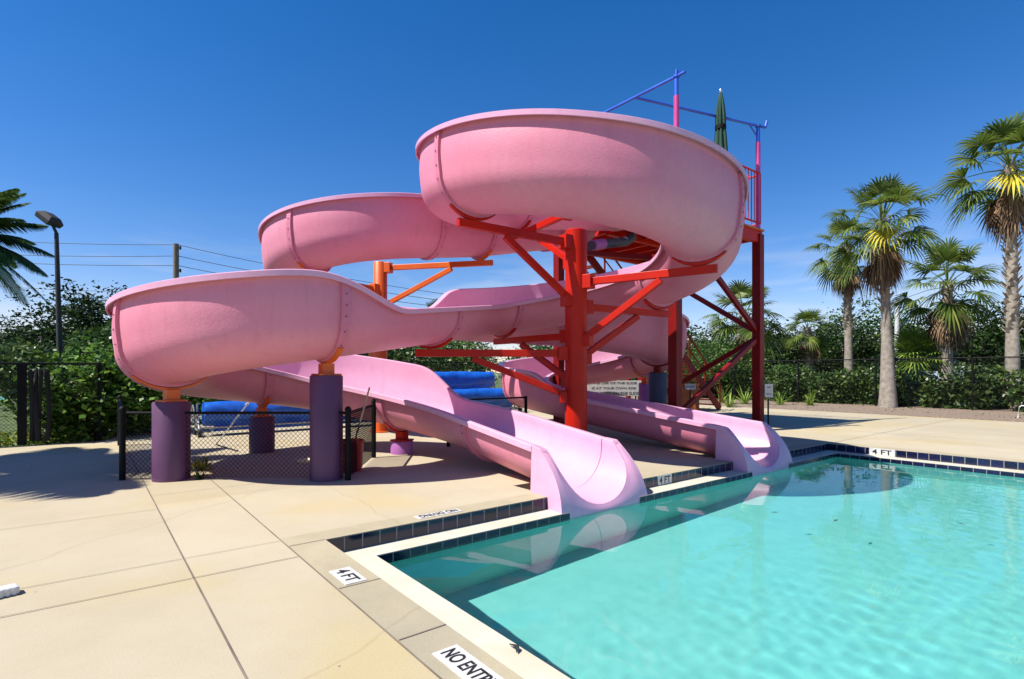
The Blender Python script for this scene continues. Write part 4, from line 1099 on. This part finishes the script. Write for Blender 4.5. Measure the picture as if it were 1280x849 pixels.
def fan_palm(name, loc, h, lean, label, n_leaf=34, blade=.85, pet=.95, tr=(.30, .17), yellow=2, skirt=24, boots_from=.5, seed=1, el_lo=-35, fmat='fan'):
    global rng
    keep = rng; rng = np.random.default_rng(seed)
    root = empty(name, loc, label, 'palm', 'fan palms')
    top = Vector((lean[0], lean[1], h)); b = MB(); pts = []; rs = []
    for k in range(13):
        t = k/12; pts.append((lean[0]*t**1.6, lean[1]*t**1.6, h*t)); rs.append(tr[1]+(tr[0]-tr[1])*(1-t)**3.0+.006*math.sin(k*2.7))
    b.tube(pts, rs, 14, 0)
    # old leaf bases criss-crossing the upper trunk
    nb = int(150*(1-boots_from)*h/6)
    for k in range(nb):
        t = boots_from+(1-boots_from)*(k/nb); a = k*2.39996; c = Vector((lean[0]*t**1.6, lean[1]*t**1.6, h*t)); dr_ = Vector((math.cos(a), math.sin(a), 0)); tg = Vector((-math.sin(a), math.cos(a), 0))
        rr = tr[1]*1.0; lift = .22+.05*math.sin(k*1.7); w_ = .085; sk = .11*(1 if k % 2 else -1)
        p0 = c+dr_*(rr-.01); p1 = c+dr_*(rr+.13)+Vector((0, 0, lift))+tg*sk
        b.add([p0-tg*w_, p0+tg*w_, p1+tg*w_*.5, p1-tg*w_*.5, p0-tg*w_*.8-Vector((0, 0, .03))-dr_*.02, p0+tg*w_*.8-Vector((0, 0, .03))-dr_*.02, p1+tg*w_*.45-dr_*.03, p1-tg*w_*.45-dr_*.03],
              [(0, 1, 2, 3), (7, 6, 5, 4), (0, 3, 7, 4), (1, 5, 6, 2), (3, 2, 6, 7)], 1)
    b.build('trunk', [M['trunk'], M['boots']], root, smooth=True)
    V, Fq, mi = [], [], []; o3 = np.array(top)
    for k in range(n_leaf):
        f = (k+.5)/n_leaf; el = R(82-(82-el_lo)*f**.85+rng.normal(0, 6)); az = k*2.39996+rng.normal(0, .2)
        y_ = False
        fan_leaf(V, Fq, mi, o3+np.array([0, 0, -.25*f]), az, el, pet*rng.uniform(.8, 1.15), blade*rng.uniform(.88, 1.1), 22, .22+.38*f, 1 if y_ else 0, twist=rng.normal(0, .25))
    if yellow:   # the yellowing fronds face the pool
        a0 = math.atan2(CAM[1]-loc[1], CAM[0]-loc[0])
        for k in range(yellow): fan_leaf(V, Fq, mi, o3, a0+.1, R(-24-8*k), pet*.8, blade*.95, 22, .5, 1, w0=.045)
    mesh_np('crown', np.array(V), np.array(Fq), [M[fmat], M['fan_y']], root, np.array(mi))
    V, Fq, mi = [], [], []
    for k in range(skirt):
        az = k*2.39996+rng.normal(0, .2); el = R(rng.uniform(-84, -55))
        fan_leaf(V, Fq, mi, o3+np.array([0, 0, -.1-.45*rng.random()]), az, el, pet*rng.uniform(.45, .8), blade*rng.uniform(.6, .9), 14, .9, 0, span=60, twist=rng.normal(0, .5), w0=.04)
    if skirt: mesh_np('dead_skirt', np.array(V), np.array(Fq), M['dead'], root)
    rng = keep; return root
fan_palm('fan_palm', ray(1110, 22.0), 7.6, (-.35, .1), 'fan palm with a smooth flared trunk standing in front of the hedge', 36, 1.05, 1.35, (.34, .15), 1, 24, .50, 11)
fan_palm('fan_palm', ray(1061, 27.5), 7.75, (-.35, -.05), 'slimmer fan palm just left of the flared trunk palm', 27, .94, 1.3, (.26, .15), 0, 22, .45, 12)
fan_palm('fan_palm', ray(1184, 26.0), 5.75, (.1, 0), 'lower shaggy fan palm with a dark skirt between two taller palms', 28, 1.2, 1.45, (.30, .2), 0, 40, .2, 13)
fan_palm('fan_palm', ray(1266, 20.8), 9.45, (.15, .1), 'tallest fan palm at the right edge with one yellow frond', 32, 1.1, 1.4, (.28, .17), 1, 28, .30, 14)
fan_palm('fan_palm', ray(931, 31), 4.75, (.1, .1), 'fan palm behind the red tower leg', 30, 1.1, 1.45, (.26, .2), 0, 24, .3, 15)
fan_palm('fan_palm', ray(1010, 38), 4.6, (.1, .1), 'small distant fan palm right of the tower', 24, 1.0, 1.0, (.24, .2), 0, 20, .3, 16)
fan_palm('fan_palm', ray(1143, 27.5), 2.0, (0, 0), 'low bushy palm clump between the trunks behind the fence', 60, 1.0, 1.1, (.2, .18), 0, 0, .5, 17, el_lo=-15, fmat='lime')
fan_palm('fan_palm', ray(540, 46), 6.2, (.3, 0), 'distant palm whose trunk shows in the gap above the middle flume', 22, .9, .9, (.2, .16), 0, 14, .6, 18)
# feather palms at the left
def feather_palm(loc, h, label, nf, L, seed, lean=(0, 0)):
    r_ = np.random.default_rng(seed); root = empty('feather_palm', loc, label, 'palm', 'feather palms')
    b = MB(); b.tube([(lean[0]*t, lean[1]*t, h*t) for t in np.linspace(0, 1, 9)], [.26-.09*t for t in np.linspace(0, 1, 9)], 12); b.build('trunk', M['trunk'], root, smooth=True)
    V, Fq = [], []
    for k in range(nf):
        az = k*2.39996; el = R(75-105*((k+.5)/nf)+r_.normal(0, 5)); d = np.array([math.cos(az), math.sin(az), 0]); sd = np.array([-math.sin(az), math.cos(az), 0]); o3 = np.array([lean[0], lean[1], h])
        def spine(t): return o3+d*L*t*math.cos(el*(1-.3*t))+np.array([0, 0, 1])*(L*t*math.sin(el)-.30*L*t*t*(1.1-.4*math.sin(el)))
        ns = 56; pr = None
        for i in range(ns+1):
            t = i/ns; c = spine(t); w_ = .03*(1-t)+.006; o_ = len(V); V += [c-sd*w_, c+sd*w_]
            if pr is not None: Fq.append((pr, pr+1, o_+1, o_))
            pr = o_
            if t > .12:
                tg = spine(min(1, t+.02))-spine(t-.02); tg /= np.linalg.norm(tg); up = np.cross(sd, tg)*-1
                for sg in (-1, 1):
                    ll = .85*math.sin(math.pi*(.12+.86*t))**.7*r_.uniform(.85, 1.1); dv = sd*sg*.8+tg*.55+up*.12; e1 = c+dv*ll*.5+np.array([0, 0, -.06*ll]); e2 = c+dv*ll+np.array([0, 0, -.42*ll])
                    o_ = len(V); V += [c-tg*.03, c+tg*.03, e1+tg*.036, e1-tg*.036, e2+tg*.004, e2-tg*.004]; Fq += [(o_, o_+1, o_+2, o_+3), (o_+3, o_+2, o_+4, o_+5)]
    mesh_np('crown', np.array(V), np.array(Fq), M['feather'], root); return root
feather_palm(ray(-48, 22), 7.0, 'feather palm whose drooping fronds enter at the left edge', 38, 2.9, 5)
feather_palm(cam2w(-11.0, 6.2), 5.2, 'feather palm beyond the left edge casting its shadow on the deck', 22, 3.0, 6)

# ------------------------------------------------------------------ lamp post, poles, wires
lpz = ray(77, 19.5)
l_ = empty('flood_light', lpz, 'tall dark pole with a tilted flood light above the tennis court', 'flood light')
b = MB(); tp = ray(70.5, 19.5, 6.45)-lpz; b.tube([(0, 0, 0), (tp.x*.5, tp.y*.5, 3.2), tp], [.10, .085, .065], 12); b.build('pole', M['dark'], l_, smooth=True)
b = MB(); hd = ray(62, 19.5, 6.95)-lpz; dv = Vector((RX, RY, 0)); upv = (Vector((0, 0, 1))*.62+Vector((FX, FY, 0))*.2-dv*.55).normalized()
x_ = (dv*.80+Vector((0, 0, -.62))).normalized(); y_ = Vector((FX, FY, 0)); z_ = x_.cross(y_)
vs = []
for t, sx, sy in ((-.12, .27, .29), (.03, .30, .32), (.15, .18, .2)):
    for a_, c_ in ((-1, -1), (1, -1), (1, 1), (-1, 1)): vs.append(hd+x_*a_*sx+y_*c_*sy+z_*t*1.2)
b.add(vs, [(3, 2, 1, 0), (8, 9, 10, 11)]+[(r0+i, r0+(i+1) % 4, r0+4+(i+1) % 4, r0+4+i) for r0 in (0, 4) for i in range(4)]); b.build('lamp_housing', M['dark'], l_, bevel=.02)
b = MB(); b.cyl(tp, hd, .05, n=8); b.build('mount', M['dark'], l_)
wp_ = tall = empty('light_pole', ray(1121.5, 41), 'plain white pole rising between the palms at right', 'pole')
b = MB(); b.tube([(0, 0, 0), (0, 0, 4), (0, 0, 6.9)], [.20, .18, .15], 10); b.build('pole', M['white'], tall, smooth=True)
b = MB(); b.cyl((0, 0, 6.9), (0, 0, 7.0), .18, n=10); b.build('cap', M['white'], tall, smooth=True)
up0 = ray(220, 62)
u_ = empty('utility_pole', up0, 'weathered wooden utility pole with brackets and insulators behind the trees', 'utility pole')
b = MB(); b.tube([(0, 0, 0), (0, 0, 8), (0, 0, 16.1)], [.36, .33, .30], 10); b.build('pole', M['wood'], u_, smooth=True)
for z in (15.6, 13.0, 11.1):
    b = MB(); b.cyl((0, 0, z), (dv.x*.5, dv.y*.5, z+.05), .05, n=6); b.cyl((dv.x*.5, dv.y*.5, z-.15), (dv.x*.5, dv.y*.5, z+.25), .10, n=8); b.build('insulator', M['dark'], u_, smooth=True)
b = MB(); b.tube([(.2, 0, 11.4), (dv.x*1.0, dv.y*1.0, 10.9), (dv.x*.9, dv.y*.9, 10.2), (dv.x*.3, dv.y*.3, 9.6), (.1, 0, 8.8)], .06, 6); b.cyl((dv.x*.75, dv.y*.75, 9.7), (dv.x*.75, dv.y*.75, 10.6), .2, n=10); b.build('transformer', M['dark'], u_, smooth=True)
def wire(pts, r, label):
    P_ = [Vector(p) for p in pts]; out = []
    for a, b_ in zip(P_[:-1], P_[1:]):
        for t in np.linspace(0, 1, 13)[:-1]: c = a.lerp(b_, t); c.z -= 4*(.010*(b_-a).length)*t*(1-t); out.append(c)
    out.append(P_[-1]); b = MB(); b.tube(out, r, 5); o = b.build('overhead_wire', M['dark'])
    tag(o, label, 'wire', 'overhead power lines')
def pz(px, py, Y): return ray(px, Y, H0+(465-py)/F*Y)
wire([pz(-90, 296, 60), pz(222, 306, 62), pz(420, 346, 66), pz(700, 385, 70)], .032, 'topmost power line crossing the top of the utility pole')
wire([pz(-90, 314, 60), pz(222, 320, 62), pz(420, 356, 66), pz(700, 392, 70)], .034, 'middle power line on the utility pole')
wire([pz(-90, 323, 60), pz(222, 332, 62), pz(420, 366, 66), pz(700, 398, 70)], .034, 'lowest of three power lines on the utility pole')
wire([pz(-90, 352, 70), pz(222, 366, 72), pz(420, 380, 74)], .03, 'faint low cable above the dark trees at left')

# ------------------------------------------------------------------ house and cars far behind
def car(px, Y, rz, mat, label, hgt=1.75):
    r = empty('parked_car', ray(px, Y), label, 'car', 'cars parked beyond the hedge', rz=rz)
    prof = [(-2.25, .35), (-2.3, .8), (-2.2, 1.05), (-1.9, hgt-.08), (-1.5, hgt), (.4, hgt), (.75, hgt-.08), (1.35, 1.08), (2.15, .92), (2.28, .7), (2.25, .35)]
    b = MB(); vs = []
    for y, k in ((-.9, 1), (.9, 1)):
        for x, z in prof: vs.append((x, y*(.82 if z > 1.1 else 1), z))
    n = len(prof); b.add(vs, [tuple(range(n-1, -1, -1)), tuple(range(n, 2*n))]+[(i, (i+1) % n, n+(i+1) % n, n+i) for i in range(n)]); b.build('body', mat, r, bevel=.05)
    for s_ in (-1, 1):
        b = MB(); y = s_*.80; b.add([(-1.75, y, 1.12), (1.1, y*1.06, 1.12), (.55, y*.98, hgt-.14), (-1.6, y*.98, hgt-.14), (-1.75, y-.03*s_, 1.12), (1.1, y-.03*s_, 1.12), (.55, y-.03*s_, hgt-.14), (-1.6, y-.03*s_, hgt-.14)], [(0, 1, 2, 3), (7, 6, 5, 4), (0, 4, 5, 1), (1, 5, 6, 2), (2, 6, 7, 3), (3, 7, 4, 0)]); b.build('window', M['glass'], r)
        for x in (-1.4, 1.4):
            b = MB(); b.cyl((x, s_*.72, .34), (x, s_*.93, .34), .34, n=20); wl = b.build('wheel', M['dark'], r, smooth=True)
            b = MB(); b.cyl((x, s_*.90, .34), (x, s_*.945, .34), .2, n=14); b.build('rim', M['alu'], wl, smooth=True)
car(1188, 33, R(-20), M['carblue'], 'silver blue car seen low through the hedge gap', 1.5)
car(1222, 37, R(-30), M['carwhite'], 'white car parked under the dark tree beyond the hedge', 1.9)
car(1255, 36, R(-25), M['cardark'], 'dark car parked beside the right palm trunk beyond the hedge', 1.85)

# ------------------------------------------------------------------ camera, sun, sky
cd = bpy.data.cameras.new('Camera'); cam = bpy.data.objects.new('Camera', cd); COL.objects.link(cam)
cam.location = (CAM[0], CAM[1], H0); cam.rotation_euler = (R(90), 0, cam_rz)
cd.sensor_width = 36; cd.lens = 36*F/1280; cd.shift_y = (465-424.5)/1280; cd.clip_end = 2000; cd.clip_start = .05
scene.camera = cam
EL = R(54)
sdir = Vector((-.92*RX-.39*FX, -.92*RY-.39*FY)).normalized()
S3 = Vector((sdir.x*math.cos(EL), sdir.y*math.cos(EL), math.sin(EL)))
ld_ = bpy.data.lights.new('Sun', 'SUN'); ld_.energy = 5.0; ld_.angle = R(.53); ld_.use_shadow = True; ld_.cycles.is_caustics_light = True; ld_.color = (1., .95, .86)
so = bpy.data.objects.new('Sun', ld_); COL.objects.link(so); so.rotation_euler = (-S3).to_track_quat('-Z', 'Y').to_euler(); so.location = (0, 0, 30)
wd = bpy.data.worlds.new('World'); scene.world = wd; wd.use_nodes = True; nt = wd.node_tree
bg = nt.nodes['Background']; sk = nt.nodes.new('ShaderNodeTexSky'); sk.sky_type = 'NISHITA'; sk.sun_disc = False
sk.sun_elevation = EL; sk.sun_rotation = math.atan2(S3.x, S3.y); sk.air_density = 1.0; sk.dust_density = .05; sk.ozone_density = 3.0; sk.altitude = 0
hs_ = nt.nodes.new('ShaderNodeHueSaturation'); hs_.inputs['Saturation'].default_value = 1.38; hs_.inputs['Value'].default_value = 1.2
nt.links.new(sk.outputs[0], hs_.inputs['Color']); tn = nt.nodes.new('ShaderNodeMix'); tn.data_type = 'RGBA'; tn.blend_type = 'MULTIPLY'; tn.inputs[0].default_value = 1.; tn.inputs[7].default_value = (1.2, .98, 1.12, 1)
nt.links.new(hs_.outputs[0], tn.inputs[6]); nt.links.new(tn.outputs[2], bg.inputs['Color'])
tcw = nt.nodes.new('ShaderNodeTexCoord'); mpw = nt.nodes.new('ShaderNodeMapping'); mpw.inputs['Scale'].default_value = (2.2, 2.2, 14.)
nw = nt.nodes.new('ShaderNodeTexNoise'); nw.inputs['Scale'].default_value = 1.6; nw.inputs['Detail'].default_value = 6; nw.inputs['Distortion'].default_value = .6
nt.links.new(tcw.outputs['Generated'], mpw.inputs[0]); nt.links.new(mpw.outputs[0], nw.inputs['Vector'])
rw = nt.nodes.new('ShaderNodeValToRGB'); rw.color_ramp.elements[0].position = .5; rw.color_ramp.elements[1].position = .78; nt.links.new(nw.outputs['Fac'], rw.inputs[0])
sw = nt.nodes.new('ShaderNodeSeparateXYZ'); nt.links.new(tcw.outputs['Generated'], sw.inputs[0])
m1 = nt.nodes.new('ShaderNodeMapRange'); m1.interpolation_type = 'SMOOTHSTEP'; m1.inputs['From Min'].default_value = .26; m1.inputs['From Max'].default_value = .10; m1.inputs['To Max'].default_value = .6; nt.links.new(sw.outputs['Z'], m1.inputs['Value'])
mm = nt.nodes.new('ShaderNodeMath'); mm.operation = 'MULTIPLY'; nt.links.new(rw.outputs[0], mm.inputs[0]); nt.links.new(m1.outputs[0], mm.inputs[1])
cl_ = nt.nodes.new('ShaderNodeMix'); cl_.data_type = 'RGBA'; cl_.inputs[7].default_value = (7.5, 7.8, 8.2, 1)
nt.links.new(mm.outputs[0], cl_.inputs[0]); nt.links.new(tn.outputs[2], cl_.inputs[6]); nt.links.new(cl_.outputs[2], bg.inputs['Color'])
bg.inputs['Strength'].default_value = .068
scene.view_settings.view_transform = 'Standard'; scene.view_settings.look = 'None'; scene.view_settings.exposure = .72; scene.view_settings.gamma = 1
scene.view_settings.use_curve_mapping = False
scene.render.engine = 'CYCLES'; scene.cycles.use_denoising = True
scene.cycles.max_bounces = 8; scene.cycles.transparent_max_bounces = 12; scene.cycles.sample_clamp_indirect = 6
